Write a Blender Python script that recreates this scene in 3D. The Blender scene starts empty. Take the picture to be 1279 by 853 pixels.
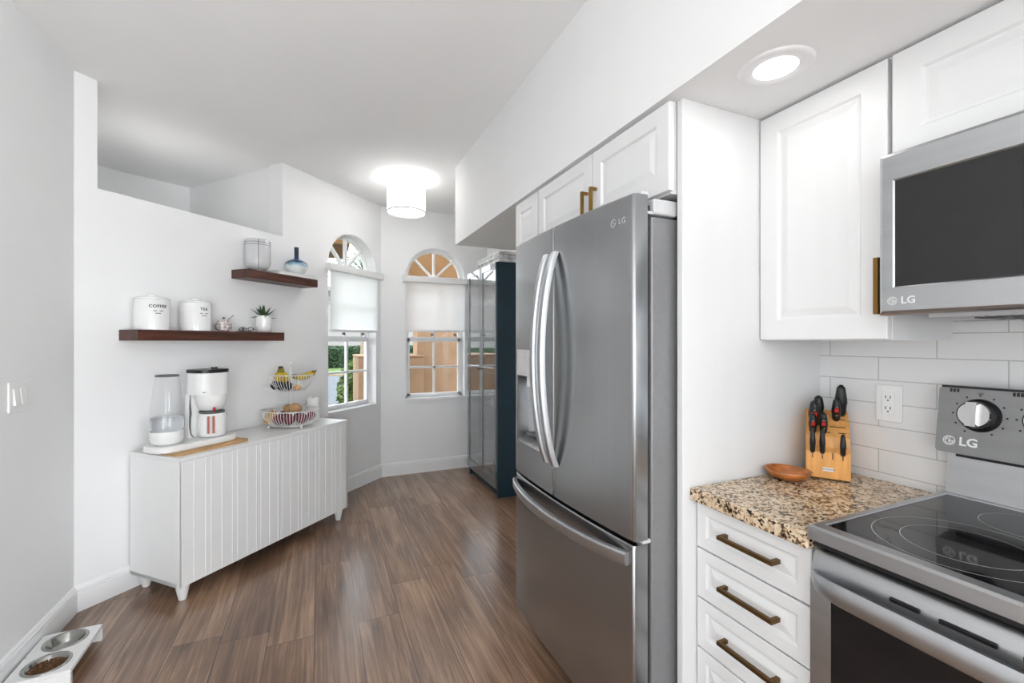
import bpy, bmesh, math, random
from math import sin, cos, pi, radians, sqrt, atan2
from mathutils import Vector, Matrix
random.seed(7)
S = bpy.context.scene
COL = S.collection

# ------------------------------------------------------------------ camera
TH = math.atan2(639.5 - 398.0, 555.0)          # yaw to the right of +Y
cam = bpy.data.cameras.new('camera'); cam.sensor_width = 36; cam.sensor_fit = 'HORIZONTAL'
cam.lens = 36 * 555.0 / 1279; cam.clip_start = 0.02; cam.clip_end = 200
co = bpy.data.objects.new('camera', cam); COL.objects.link(co)
co.location = (0, 0, 1.372); co.rotation_euler = (pi / 2, 0, -TH)
S.camera = co
vs = S.view_settings
vs.view_transform = 'Standard'; vs.look = 'None'; vs.gamma = 1; vs.use_curve_mapping = False
vs.exposure = 0.74

# ------------------------------------------------------------------ sky, sun, large lights
w = bpy.data.worlds.new('sky'); S.world = w; w.use_nodes = True
bg = w.node_tree.nodes['Background']
bg.inputs[0].default_value = (0.86, 0.93, 1.0, 1); bg.inputs[1].default_value = 3.5

def light(name, kind, loc, energy, color=(1, 1, 1), rot=(0, 0, 0), **kw):
    l = bpy.data.lights.new(name, kind); l.energy = energy; l.color = color
    for k, v in kw.items(): setattr(l, k, v)
    o = bpy.data.objects.new(name, l); COL.objects.link(o); o.location = loc; o.rotation_euler = rot
    return o
light('sun', 'SUN', (0, 0, 8), 2.2, (1, .96, .90), (radians(48), 0, radians(-60)), angle=radians(1.5))
# soft fill from behind the camera, added at an unseen back opening
light('back_fill', 'AREA', (-.30, -3.6, 1.0), 21, (.955, .985, 1), (radians(112), 0, radians(19)), shape='RECTANGLE', size=1.3, size_y=2.2, spread=radians(88))
# fill for the left side, added at an unseen hole in the right wall
light('right_fill', 'AREA', (1.90, -1.85, 1.45), 50, (.955, .985, 1), (radians(104), 0, radians(68)), shape='RECTANGLE', size=1.7, size_y=1.15, spread=radians(115))

# ------------------------------------------------------------------ materials
def new_mat(name):
    m = bpy.data.materials.new(name); m.use_nodes = True
    return m, m.node_tree.nodes, m.node_tree.links, m.node_tree.nodes['Principled BSDF']
def mat(name, col, rough=.5, metal=0, noise=.04, nscale=30, bump=0, bscale=200, stretch=(1, 1, 1), coat=0, spec=.5, trans=0, ior=1.45, emis=None, estr=0, alpha=1, sub=0):
    m, N, L, b = new_mat(name)
    tc = N.new('ShaderNodeTexCoord'); mp = N.new('ShaderNodeMapping'); mp.inputs['Scale'].default_value = stretch
    L.new(tc.outputs['Object'], mp.inputs['Vector'])
    n = N.new('ShaderNodeTexNoise'); n.inputs['Scale'].default_value = nscale; n.inputs['Detail'].default_value = 4
    L.new(mp.outputs[0], n.inputs['Vector'])
    r = N.new('ShaderNodeValToRGB')
    a = [max(0, c * (1 - noise)) for c in col]; c2 = [min(1, c * (1 + noise)) for c in col]
    r.color_ramp.elements[0].position = .3; r.color_ramp.elements[1].position = .7
    r.color_ramp.elements[0].color = (*a, 1); r.color_ramp.elements[1].color = (*c2, 1)
    L.new(n.outputs[0], r.inputs[0]); L.new(r.outputs[0], b.inputs['Base Color'])
    b.inputs['Roughness'].default_value = rough; b.inputs['Metallic'].default_value = metal
    b.inputs['Coat Weight'].default_value = coat; b.inputs['Specular IOR Level'].default_value = spec
    b.inputs['Transmission Weight'].default_value = trans; b.inputs['IOR'].default_value = ior
    b.inputs['Subsurface Weight'].default_value = sub
    if emis: b.inputs['Emission Color'].default_value = (*emis, 1); b.inputs['Emission Strength'].default_value = estr
    if bump:
        n2 = N.new('ShaderNodeTexNoise'); n2.inputs['Scale'].default_value = bscale; n2.inputs['Detail'].default_value = 3
        L.new(mp.outputs[0], n2.inputs['Vector'])
        bp = N.new('ShaderNodeBump'); bp.inputs['Strength'].default_value = bump; bp.inputs['Distance'].default_value = .002
        L.new(n2.outputs[0], bp.inputs['Height']); L.new(bp.outputs[0], b.inputs['Normal'])
    return m
def glass_mat(name, tint=(1, 1, 1), rough=0.0, refl=1.0):
    # thin architectural pane: clear straight-through with fresnel reflection
    m, N, L, b = new_mat(name); N.remove(b)
    out = N['Material Output']; t = N.new('ShaderNodeBsdfTransparent'); t.inputs[0].default_value = (*tint, 1)
    g = N.new('ShaderNodeBsdfGlossy'); g.inputs['Roughness'].default_value = rough
    f = N.new('ShaderNodeLayerWeight'); f.inputs[0].default_value = .5
    pw = N.new('ShaderNodeMath'); pw.operation = 'POWER'; pw.inputs[1].default_value = 5; L.new(f.outputs['Facing'], pw.inputs[0])
    ma = N.new('ShaderNodeMath'); ma.operation = 'MULTIPLY_ADD'; ma.inputs[1].default_value = .96; ma.inputs[2].default_value = .04; L.new(pw.outputs[0], ma.inputs[0])
    mu = N.new('ShaderNodeMath'); mu.operation = 'MULTIPLY'; mu.inputs[1].default_value = refl; mu.use_clamp = True
    x = N.new('ShaderNodeMixShader'); L.new(ma.outputs[0], mu.inputs[0]); L.new(mu.outputs[0], x.inputs[0])
    L.new(t.outputs[0], x.inputs[1]); L.new(g.outputs[0], x.inputs[2]); L.new(x.outputs[0], out.inputs[0])
    return m

M = {}
M['wall'] = mat('wall_paint', (.87, .87, .87), .65, noise=.012, nscale=3, bump=.12, bscale=260)
M['ceil'] = mat('ceiling_paint', (.94, .94, .94), .8, noise=.008, nscale=2, bump=.15, bscale=180)
M['trim'] = mat('trim_paint', (.86, .86, .86), .35, noise=.01, nscale=5)
M['cab'] = mat('cabinet_paint', (.79, .79, .79), .38, noise=.015, nscale=12, stretch=(1, 1, .1), bump=.10, bscale=160)
M['side'] = mat('white_lacquer', (.84, .84, .835), .42, noise=.01, nscale=8)
M['white'] = mat('white_plastic', (.85, .85, .84), .3, noise=.01)
M['ceramic'] = mat('white_ceramic', (.86, .86, .85), .14, noise=.015, nscale=20, coat=.4)
M['steel'] = mat('stainless_steel', (.385, .392, .400), .27, 1, noise=.02, nscale=40, stretch=(1, 1, .02), bump=.006, bscale=500)
M['steelh'] = mat('stainless_range', (.475, .485, .497), .30, 1, noise=.05, nscale=40, stretch=(1, .02, 1), bump=.015, bscale=500)
M['steelp'] = mat('stainless_panel', (.27, .27, .275), .33, 1, noise=.05, nscale=40, stretch=(1, .02, 1), bump=.01, bscale=500)
M['chrome'] = mat('polished_steel', (.58, .58, .58), .20, 1, noise=.03)
M['bowlsteel'] = mat('pet_bowl_steel', (.40, .40, .38), .22, 1, noise=.03)
M['satin'] = mat('satin_handle_steel', (.48, .495, .51), .36, 1, noise=.03)
M['palegrey'] = mat('grey_print', (.50, .50, .50), .45, noise=.02)
M['fside'] = mat('fridge_side_grey', (.27, .27, .275), .38, .35, noise=.04, nscale=60, bump=.05, bscale=400)
M['hinge'] = mat('hinge_grey', (.62, .62, .63), .45, noise=.05)
M['black'] = mat('black_plastic', (.012, .012, .013), .35, noise=.1)
M['gasket'] = mat('rubber_gasket', (.03, .03, .032), .7, noise=.1)
M['bglass'] = mat('black_glass', (.008, .008, .009), .05, noise=.1, spec=.6)
M['mwglass'] = mat('microwave_glass', (.018, .018, .019), .06, noise=.05, nscale=20, spec=.5)
M['gold'] = mat('brushed_brass', (.30, .165, .045), .36, 1, noise=.12, nscale=60, stretch=(1, 1, .05))
M['bronze'] = mat('dark_brass', (.17, .10, .04), .42, 1, noise=.12, nscale=60)
M['print'] = mat('printed_ink', (.02, .02, .02), .6, noise=.1)
M['pale'] = mat('pale_print', (.80, .80, .80), .4, noise=.02)
M['ring'] = mat('hob_ring_print', (.45, .45, .45), .3, noise=.05)
M['navy'] = mat('navy_lacquer', (.012, .036, .054), .40, noise=.1, nscale=15)
M['navyf'] = mat('navy_gloss_frame', (.012, .036, .054), .20, noise=.1, nscale=15, coat=1.0)
M['navyf'].node_tree.nodes['Principled BSDF'].inputs['Coat IOR'].default_value = 2.1
M['bamboo'] = mat('bamboo', (.50, .30, .13), .5, noise=.25, nscale=12, stretch=(1, 12, 12))
M['knifewood'] = mat('beech_block', (.76, .37, .11), .42, noise=.14, nscale=9, stretch=(8, 8, 1))
M['olive'] = mat('olive_wood', (.40, .13, .03), .3, noise=.6, nscale=14, stretch=(1, 3, 4), coat=.3)
M['red'] = mat('red_badge', (.55, .03, .02), .4, noise=.05)
M['granite_edge'] = None
M['leaf'] = mat('succulent_leaf', (.035, .075, .025), .4, noise=.5, nscale=40)
M['banana'] = mat('banana_skin', (.62, .42, .03), .45, noise=.2, nscale=25)
M['bananatip'] = mat('banana_tip', (.06, .045, .02), .7, noise=.3)
M['bananagreen'] = mat('banana_stem_skin', (.25, .22, .03), .5, noise=.2)
M['avocado'] = mat('avocado_skin', (.014, .018, .022), .45, noise=.4, nscale=60, bump=.5, bscale=150)
M['orange'] = mat('orange_skin', (.65, .33, .10), .5, noise=.15, bump=.3, bscale=200)
M['potato'] = mat('potato_skin', (.48, .28, .13), .7, noise=.25, nscale=25, bump=.3, bscale=80)
M['redonion'] = mat('red_onion_skin', (.17, .03, .045), .35, noise=.4, nscale=18, stretch=(4, 4, .6))
M['sweet'] = mat('yellow_squash_skin', (.60, .32, .06), .5, noise=.15)
M['kibble'] = mat('dry_kibble', (.13, .06, .025), .8, noise=.5, nscale=120)
M['cloth'] = mat('pale_patterned_fabric', (.62, .62, .62), .9, noise=.35, nscale=22, bump=.6, bscale=60)
M['copper'] = mat('copper_trim', (.20, .055, .035), .35, .5, noise=.1)
M['greyp'] = mat('grey_plastic', (.12, .12, .125), .4, noise=.1)
M['water'] = mat('water', (.95, .975, 1.0), .0, noise=.0, trans=.9, ior=1.33)
M['clear'] = glass_mat('clear_glass', (.993, .995, .997), refl=.25)
M['rimgrey'] = mat('lamp_rim_grey', (.34, .34, .34), .5, noise=.03)
M['pane'] = glass_mat('window_glass', (.97, .98, .98), refl=.6)
M['cabglass'] = glass_mat('cabinet_glass', (.85, .88, .89), refl=2.6)
M['wood_in'] = mat('navy_shelf', (.10, .13, .15), .5, noise=.1)
M['stucco'] = mat('tan_stucco', (.265, .163, .094), .9, noise=.12, nscale=6, bump=.8, bscale=40)
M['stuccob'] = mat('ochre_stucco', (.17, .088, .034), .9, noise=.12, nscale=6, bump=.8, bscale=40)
M['grass'] = mat('lawn_grass', (.06, .105, .02), .95, noise=.4, nscale=3)
M['road'] = mat('asphalt', (.062, .069, .080), .9, noise=.08, nscale=2)
M['kerb'] = mat('kerb_sand', (.22, .165, .08), .9, noise=.2, nscale=3)
M['concrete'] = mat('concrete', (.16, .16, .155), .9, noise=.1, nscale=3)
M['hedge'] = mat('hedge_leaf', (.016, .042, .012), .8, noise=.7, nscale=8)
M['bush'] = mat('bush_leaf', (.075, .13, .018), .7, noise=.5, nscale=20)
M['palm'] = mat('palm_leaf', (.05, .085, .022), .6, noise=.4, nscale=10)
M['bark'] = mat('palm_bark', (.20, .15, .10), .9, noise=.3, nscale=8)
M['bldg'] = mat('pale_render', (.22, .21, .20), .9, noise=.05)

def floor_mat():
    m, N, L, b = new_mat('oak_plank_floor')
    geo = N.new('ShaderNodeNewGeometry'); sx = N.new('ShaderNodeSeparateXYZ'); L.new(geo.outputs['Position'], sx.inputs[0])
    def mth(op, a, c=None, d=None):
        n = N.new('ShaderNodeMath'); n.operation = op
        for i, v in enumerate((a, c, d)):
            if v is None: continue
            if isinstance(v, (int, float)): n.inputs[i].default_value = v
            else: L.new(v, n.inputs[i])
        return n.outputs[0]
    u = mth('DIVIDE', mth('ADD', sx.outputs[0], .02), .197)
    row = mth('FLOOR', u); fu = mth('FRACT', u)
    wn = N.new('ShaderNodeTexWhiteNoise'); wn.noise_dimensions = '1D'; L.new(row, wn.inputs['W'])
    v = mth('DIVIDE', mth('ADD', sx.outputs[1], mth('MULTIPLY', wn.outputs[0], 1.3)), 1.24)
    colm = mth('FLOOR', v); fv = mth('FRACT', v)
    cx = N.new('ShaderNodeCombineXYZ'); L.new(row, cx.inputs[0]); L.new(colm, cx.inputs[1])
    wn2 = N.new('ShaderNodeTexWhiteNoise'); wn2.noise_dimensions = '2D'; L.new(cx.outputs[0], wn2.inputs['Vector'])
    idn = wn2.outputs[0]
    gx = N.new('ShaderNodeCombineXYZ')
    L.new(mth('MULTIPLY', sx.outputs[0], 16), gx.inputs[0]); L.new(mth('MULTIPLY', sx.outputs[1], .85), gx.inputs[1]); L.new(mth('MULTIPLY', idn, 37), gx.inputs[2])
    n1 = N.new('ShaderNodeTexNoise'); n1.inputs['Scale'].default_value = 1.5; n1.inputs['Detail'].default_value = 8; n1.inputs['Roughness'].default_value = .62; n1.inputs['Distortion'].default_value = 1.1
    L.new(gx.outputs[0], n1.inputs['Vector'])
    gx2 = N.new('ShaderNodeCombineXYZ')
    L.new(mth('MULTIPLY', sx.outputs[0], 90), gx2.inputs[0]); L.new(mth('MULTIPLY', sx.outputs[1], 2.2), gx2.inputs[1]); L.new(idn, gx2.inputs[2])
    n2 = N.new('ShaderNodeTexNoise'); n2.inputs['Scale'].default_value = 1.6; n2.inputs['Detail'].default_value = 5; L.new(gx2.outputs[0], n2.inputs['Vector'])
    gx3 = N.new('ShaderNodeCombineXYZ')
    L.new(mth('MULTIPLY', sx.outputs[0], 6), gx3.inputs[0]); L.new(mth('MULTIPLY', sx.outputs[1], 2.2), gx3.inputs[1]); L.new(mth('MULTIPLY', idn, 11), gx3.inputs[2])
    n3 = N.new('ShaderNodeTexNoise'); n3.inputs['Scale'].default_value = 1.0; n3.inputs['Detail'].default_value = 3; L.new(gx3.outputs[0], n3.inputs['Vector'])
    mix = mth('ADD', mth('ADD', mth('MULTIPLY', n1.outputs[0], .52), mth('MULTIPLY', n2.outputs[0], .22)), mth('ADD', mth('MULTIPLY', n3.outputs[0], .26), mth('MULTIPLY', mth('SUBTRACT', idn, .5), .10)))
    r = N.new('ShaderNodeValToRGB'); e = r.color_ramp.elements
    e[0].position = .33; e[0].color = (.062, .031, .016, 1); e[1].position = .67; e[1].color = (.45, .29, .185, 1)
    k = e.new(.50); k.color = (.195, .108, .062, 1)
    L.new(mix, r.inputs[0])
    seam = mth('MAXIMUM', mth('LESS_THAN', fu, .017), mth('LESS_THAN', fv, .0028))
    mc = N.new('ShaderNodeMix'); mc.data_type = 'RGBA'; mc.inputs[7].default_value = (.03, .017, .011, 1)
    L.new(mth('MULTIPLY', seam, .8), mc.inputs[0]); L.new(r.outputs[0], mc.inputs[6]); L.new(mc.outputs[2], b.inputs['Base Color'])
    L.new(mth('ADD', mth('MULTIPLY', n2.outputs[0], .10), .25), b.inputs['Roughness'])
    b.inputs['Specular IOR Level'].default_value = .6; b.inputs['Coat Weight'].default_value = .45; b.inputs['Coat Roughness'].default_value = .22
    bp = N.new('ShaderNodeBump'); bp.inputs['Strength'].default_value = .12; bp.inputs['Distance'].default_value = .002
    L.new(mth('SUBTRACT', n2.outputs[0], mth('MULTIPLY', seam, 1.5)), bp.inputs['Height']); L.new(bp.outputs[0], b.inputs['Normal'])
    return m
M['floor'] = floor_mat()

def walnut(name, c1, c2, sc=(3, 40, 40)):
    m, N, L, b = new_mat(name)
    tc = N.new('ShaderNodeTexCoord'); mp = N.new('ShaderNodeMapping'); mp.inputs['Scale'].default_value = sc; L.new(tc.outputs['Object'], mp.inputs[0])
    n = N.new('ShaderNodeTexNoise'); n.inputs['Scale'].default_value = 1; n.inputs['Detail'].default_value = 6; n.inputs['Distortion'].default_value = .5; L.new(mp.outputs[0], n.inputs[0])
    r = N.new('ShaderNodeValToRGB'); r.color_ramp.elements[0].position = .32; r.color_ramp.elements[1].position = .7
    r.color_ramp.elements[0].color = (*c1, 1); r.color_ramp.elements[1].color = (*c2, 1)
    L.new(n.outputs[0], r.inputs[0]); L.new(r.outputs[0], b.inputs['Base Color']); b.inputs['Roughness'].default_value = .42
    return m
M['walnut'] = walnut('walnut_stain', (.035, .010, .006), (.11, .036, .020))

def granite():
    m, N, L, b = new_mat('speckled_granite')
    tc = N.new('ShaderNodeTexCoord'); L_ = L.new
    wp = N.new('ShaderNodeTexNoise'); wp.inputs['Scale'].default_value = 60; L_(tc.outputs['Object'], wp.inputs[0])
    mx = N.new('ShaderNodeVectorMath'); mx.operation = 'MULTIPLY_ADD'; mx.inputs[1].default_value = (.012, .012, .012); L_(wp.outputs['Color'], mx.inputs[0]); L_(tc.outputs['Object'], mx.inputs[2])
    v = N.new('ShaderNodeTexVoronoi'); v.inputs['Scale'].default_value = 150; L_(mx.outputs[0], v.inputs['Vector'])
    sp = N.new('ShaderNodeSeparateColor'); L_(v.outputs['Color'], sp.inputs[0])
    n = N.new('ShaderNodeTexNoise'); n.inputs['Scale'].default_value = 42; n.inputs['Detail'].default_value = 6; L_(tc.outputs['Object'], n.inputs[0])
    ad = N.new('ShaderNodeMath'); ad.operation = 'MULTIPLY_ADD'; ad.inputs[1].default_value = .45; L_(sp.outputs[0], ad.inputs[0])
    m2 = N.new('ShaderNodeMath'); m2.operation = 'MULTIPLY'; m2.inputs[1].default_value = .75; L_(n.outputs[0], m2.inputs[0]); L_(m2.outputs[0], ad.inputs[2])
    r = N.new('ShaderNodeValToRGB'); r.color_ramp.interpolation = 'LINEAR'; e = r.color_ramp.elements
    e[0].position = .36; e[0].color = (.012, .009, .007, 1); e[1].position = .86; e[1].color = (.78, .64, .48, 1)
    for p, c in ((.43, (.06, .035, .02)), (.50, (.28, .17, .085)), (.57, (.55, .40, .25)), (.70, (.70, .55, .39))):
        q = e.new(p); q.color = (*c, 1)
    L_(ad.outputs[0], r.inputs[0]); L_(r.outputs[0], b.inputs['Base Color']); b.inputs['Roughness'].default_value = .16
    return m
M['granite'] = granite()

def tile_mat():
    m, N, L, b = new_mat('subway_tile')
    geo = N.new('ShaderNodeNewGeometry'); sx = N.new('ShaderNodeSeparateXYZ'); L.new(geo.outputs['Position'], sx.inputs[0])
    cx = N.new('ShaderNodeCombineXYZ')
    a1 = N.new('ShaderNodeMath'); a1.operation = 'ADD'; a1.inputs[1].default_value = -.871 + 3.05; L.new(sx.outputs[1], a1.inputs[0])
    a2 = N.new('ShaderNodeMath'); a2.operation = 'ADD'; a2.inputs[1].default_value = -1.167 + .0765 * 20; L.new(sx.outputs[2], a2.inputs[0])
    L.new(a1.outputs[0], cx.inputs[0]); L.new(a2.outputs[0], cx.inputs[1])
    br = N.new('ShaderNodeTexBrick'); br.offset = .5; br.inputs['Scale'].default_value = 1; br.inputs['Mortar Size'].default_value = .0016
    br.inputs['Mortar Smooth'].default_value = .1; br.inputs['Brick Width'].default_value = .305; br.inputs['Row Height'].default_value = .0765
    br.inputs['Color1'].default_value = (.80, .80, .80, 1); br.inputs['Color2'].default_value = (.76, .76, .76, 1); br.inputs['Mortar'].default_value = (.50, .50, .50, 1)
    L.new(cx.outputs[0], br.inputs['Vector']); L.new(br.outputs['Color'], b.inputs['Base Color'])
    b.inputs['Roughness'].default_value = .13
    n = N.new('ShaderNodeTexNoise'); n.inputs['Scale'].default_value = 14; L.new(geo.outputs['Position'], n.inputs[0])
    h = N.new('ShaderNodeMath'); h.operation = 'MULTIPLY_ADD'; h.inputs[1].default_value = -1.2; L.new(br.outputs['Fac'], h.inputs[0])
    n_s = N.new('ShaderNodeMath'); n_s.operation = 'MULTIPLY'; n_s.inputs[1].default_value = 1.4; L.new(n.outputs[0], n_s.inputs[0]); L.new(n_s.outputs[0], h.inputs[2])
    bp = N.new('ShaderNodeBump'); bp.inputs['Strength'].default_value = .35; bp.inputs['Distance'].default_value = .003
    L.new(h.outputs[0], bp.inputs['Height']); L.new(bp.outputs[0], b.inputs['Normal'])
    return m
M['tile'] = tile_mat()

def shade_mat(name, col, trans, emit=0):
    m, N, L, b = new_mat(name); N.remove(b); out = N['Material Output']
    d = N.new('ShaderNodeBsdfDiffuse'); d.inputs[0].default_value = (*col, 1)
    t = N.new('ShaderNodeBsdfTranslucent'); t.inputs[0].default_value = (*col, 1)
    x = N.new('ShaderNodeMixShader'); x.inputs[0].default_value = trans
    nz = N.new('ShaderNodeTexNoise'); nz.inputs['Scale'].default_value = 300
    bp = N.new('ShaderNodeBump'); bp.inputs['Strength'].default_value = .2; bp.inputs['Distance'].default_value = .001
    L.new(nz.outputs[0], bp.inputs['Height']); L.new(bp.outputs[0], d.inputs['Normal'])
    L.new(d.outputs[0], x.inputs[1]); L.new(t.outputs[0], x.inputs[2])
    if emit:
        em = N.new('ShaderNodeEmission'); em.inputs[0].default_value = (1, .985, .96, 1); em.inputs[1].default_value = emit
        a = N.new('ShaderNodeAddShader'); L.new(x.outputs[0], a.inputs[0]); L.new(em.outputs[0], a.inputs[1]); L.new(a.outputs[0], out.inputs[0])
    else: L.new(x.outputs[0], out.inputs[0])
    return m
M['blind'] = shade_mat('blind_fabric', (.94, .935, .93), .75)
M['lampshade'] = shade_mat('lit_lamp_shade', (.90, .90, .90), .42, .2)
M['lampdiff'] = shade_mat('lit_diffuser', (.90, .90, .90), .75, .15)
M['candisc'] = shade_mat('lit_downlight', (.9, .9, .9), 0, 2.0)

def vase_mat():
    m, N, L, b = new_mat('blue_glaze_fade')
    tc = N.new('ShaderNodeTexCoord'); s = N.new('ShaderNodeSeparateXYZ'); L.new(tc.outputs['Object'], s.inputs[0])
    n = N.new('ShaderNodeTexNoise'); n.inputs['Scale'].default_value = 70; L.new(tc.outputs['Object'], n.inputs[0])
    a = N.new('ShaderNodeMath'); a.operation = 'MULTIPLY_ADD'; a.inputs[1].default_value = .03; L.new(n.outputs[0], a.inputs[0]); L.new(s.outputs[2], a.inputs[2])
    r = N.new('ShaderNodeValToRGB'); e = r.color_ramp.elements; r.color_ramp.elements[0].position = .055; e[0].color = (.80, .82, .82, 1)
    e[1].position = .085; e[1].color = (.008, .050, .125, 1); q = e.new(.068); q.color = (.35, .55, .66, 1); q = e.new(.14); q.color = (.006, .02, .045, 1)
    L.new(a.outputs[0], r.inputs[0]); L.new(r.outputs[0], b.inputs['Base Color']); b.inputs['Roughness'].default_value = .15
    return m
M['vase'] = vase_mat()
def sugar_mat():
    m, N, L, b = new_mat('patterned_ceramic')
    tc = N.new('ShaderNodeTexCoord'); v = N.new('ShaderNodeTexVoronoi'); v.inputs['Scale'].default_value = 46; v.inputs['Randomness'].default_value = .25
    L.new(tc.outputs['Object'], v.inputs['Vector'])
    r = N.new('ShaderNodeValToRGB'); r.color_ramp.interpolation = 'CONSTANT'; e = r.color_ramp.elements
    e[0].position = 0; e[0].color = (.75, .72, .70, 1); e[1].position = .62; e[1].color = (.8, .78, .76, 1)
    for p, c in ((.14, (.05, .03, .05)), (.25, (.78, .75, .73)), (.36, (.30, .06, .07)), (.47, (.8, .78, .76))):
        q = e.new(p); q.color = (*c, 1)
    L.new(v.outputs['Distance'], r.inputs[0]); L.new(r.outputs[0], b.inputs['Base Color']); b.inputs['Roughness'].default_value = .2
    return m
M['sugar'] = sugar_mat()
M['smoke'] = mat('smoked_ceramic', (.62, .62, .63), .16, noise=.05, nscale=6, coat=.3)

# ------------------------------------------------------------------ geometry helpers
def box(bm, lo, hi, bev=0, seg=2):
    r = bmesh.ops.create_cube(bm, size=1); vsx = r['verts']
    c = [(a + b) / 2 for a, b in zip(lo, hi)]; s = [abs(b - a) for a, b in zip(lo, hi)]
    for v in vsx: v.co = Vector((c[0] + v.co.x * s[0], c[1] + v.co.y * s[1], c[2] + v.co.z * s[2]))
    if bev:
        es = list({e for v in vsx for e in v.link_edges})
        bmesh.ops.bevel(bm, geom=es, offset=bev, segments=seg, profile=.5, affect='EDGES')
def lathe(bm, prof, segs=32, c=(0, 0, 0), sx=1, sy=1, close=False):
    rings = []
    for r, z in prof:
        if r < 1e-6: rings.append([bm.verts.new((c[0], c[1], c[2] + z))])
        else: rings.append([bm.verts.new((c[0] + r * sx * cos(2 * pi * i / segs), c[1] + r * sy * sin(2 * pi * i / segs), c[2] + z)) for i in range(segs)])
    for a, b in zip(rings, rings[1:]):
        for i in range(segs):
            j = (i + 1) % segs
            if len(a) == 1 and len(b) == 1: continue
            if len(a) == 1: bm.faces.new((a[0], b[j], b[i]))
            elif len(b) == 1: bm.faces.new((a[i], a[j], b[0]))
            else: bm.faces.new((a[i], a[j], b[j], b[i]))
def tube(bm, pts, rad, segs=8, cap=True, closed=False, flat=1.0):
    pts = [Vector(p) for p in pts]; n = len(pts)
    rads = rad if isinstance(rad, (list, tuple)) else [rad] * n
    rings = []; up = None
    for i, p in enumerate(pts):
        if closed: t = (pts[(i + 1) % n] - pts[i - 1]).normalized()
        else: t = (pts[min(i + 1, n - 1)] - pts[max(i - 1, 0)]).normalized()
        if up is None:
            up = Vector((0, 0, 1)) if abs(t.z) < .9 else Vector((1, 0, 0))
        up = (up - t * up.dot(t))
        if up.length < 1e-5: up = Vector((1, 0, 0)) - t * t.x
        up.normalize(); s = t.cross(up)
        rings.append([bm.verts.new(p + (up * cos(2 * pi * k / segs) + s * sin(2 * pi * k / segs) * flat) * rads[i]) for k in range(segs)])
    prs = list(zip(rings, rings[1:])) + ([(rings[-1], rings[0])] if closed else [])
    for a, b in prs:
        for k in range(segs): bm.faces.new((a[k], a[(k + 1) % segs], b[(k + 1) % segs], b[k]))
    if cap and not closed:
        bm.faces.new(rings[0]); bm.faces.new(rings[-1])
def prism(bm, poly, f0, f1):
    """poly: list of 2D pts; f0/f1 map (a,b)->xyz for the two ends."""
    A = [bm.verts.new(f0(*p)) for p in poly]; B = [bm.verts.new(f1(*p)) for p in poly]
    n = len(poly); bm.faces.new(A); bm.faces.new(B)
    for i in range(n): bm.faces.new((A[i], A[(i + 1) % n], B[(i + 1) % n], B[i]))
def mk(name, bm, material, parent=None, smooth=False, auto=None):
    bmesh.ops.recalc_face_normals(bm, faces=bm.faces)
    me = bpy.data.meshes.new(name); bm.to_mesh(me); bm.free()
    me.materials.append(material)
    o = bpy.data.objects.new(name, me); COL.objects.link(o)
    if parent is not None: o.parent = parent
    if smooth or auto:
        for p in me.polygons: p.use_smooth = True
        if auto: 
            bm2 = bmesh.new(); bm2.from_mesh(me)
            for e in bm2.edges:
                if len(e.link_faces) == 2 and e.calc_face_angle(0) > radians(auto): e.smooth = False
            bm2.to_mesh(me); bm2.free()
    return o
def part(name, fn, material, parent, smooth=False, auto=None, label=None):
    bm = bmesh.new(); fn(bm); o = mk(name, bm, material, parent, smooth, auto)
    if label: o['label'] = label
    return o
def tag(o, label, cat, group=None, kind=None):
    o['label'] = label; o['category'] = cat
    if group: o['group'] = group
    if kind: o['kind'] = kind
    return o
def thing(name, label, cat, loc=(0, 0, 0), rz=0, group=None):
    o = bpy.data.objects.new(name, None); COL.objects.link(o); o.empty_display_size = .05
    o.location = loc; o.rotation_euler = (0, 0, rz)
    return tag(o, label, cat, group)
def struct(name, fn, material, label, parent=None, smooth=False, auto=None):
    o = part(name, fn, material, parent, smooth, auto)
    if parent is None: o['kind'] = 'structure'; o['label'] = label; o['category'] = name.split('_')[0]
    return o
def dup(root, loc, rz, label, group=None):
    r = root.copy(); COL.objects.link(r); r.location = loc; r.rotation_euler = (0, 0, rz); r['label'] = label
    if group: r['group'] = group
    for ch in list(root.children):
        c = ch.copy(); COL.objects.link(c); c.parent = r
        for g in ch.children:
            d = g.copy(); COL.objects.link(d); d.parent = c
    return r
def text_polys(s, size, extrude=.0004, bold=0.0, spacing=1.0):
    cu = bpy.data.curves.new('txt', 'FONT'); cu.body = s; cu.size = size; cu.extrude = extrude; cu.offset = bold
    cu.align_x = 'CENTER'; cu.align_y = 'CENTER'; cu.space_character = spacing; cu.resolution_u = 3
    o = bpy.data.objects.new('txt', cu); COL.objects.link(o)
    dg = bpy.context.evaluated_depsgraph_get(); me = bpy.data.meshes.new_from_object(o.evaluated_get(dg))
    vs_ = [v.co.copy() for v in me.vertices]; fs = [list(p.vertices) for p in me.polygons]
    bpy.data.objects.remove(o); bpy.data.curves.remove(cu); bpy.data.meshes.remove(me)
    return vs_, fs
def add_text(bm, s, size, fn, **kw):
    v, f = text_polys(s, size, **kw); V = [bm.verts.new(fn(p)) for p in v]
    for q in f:
        try: bm.faces.new([V[i] for i in q])
        except ValueError: pass
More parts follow.
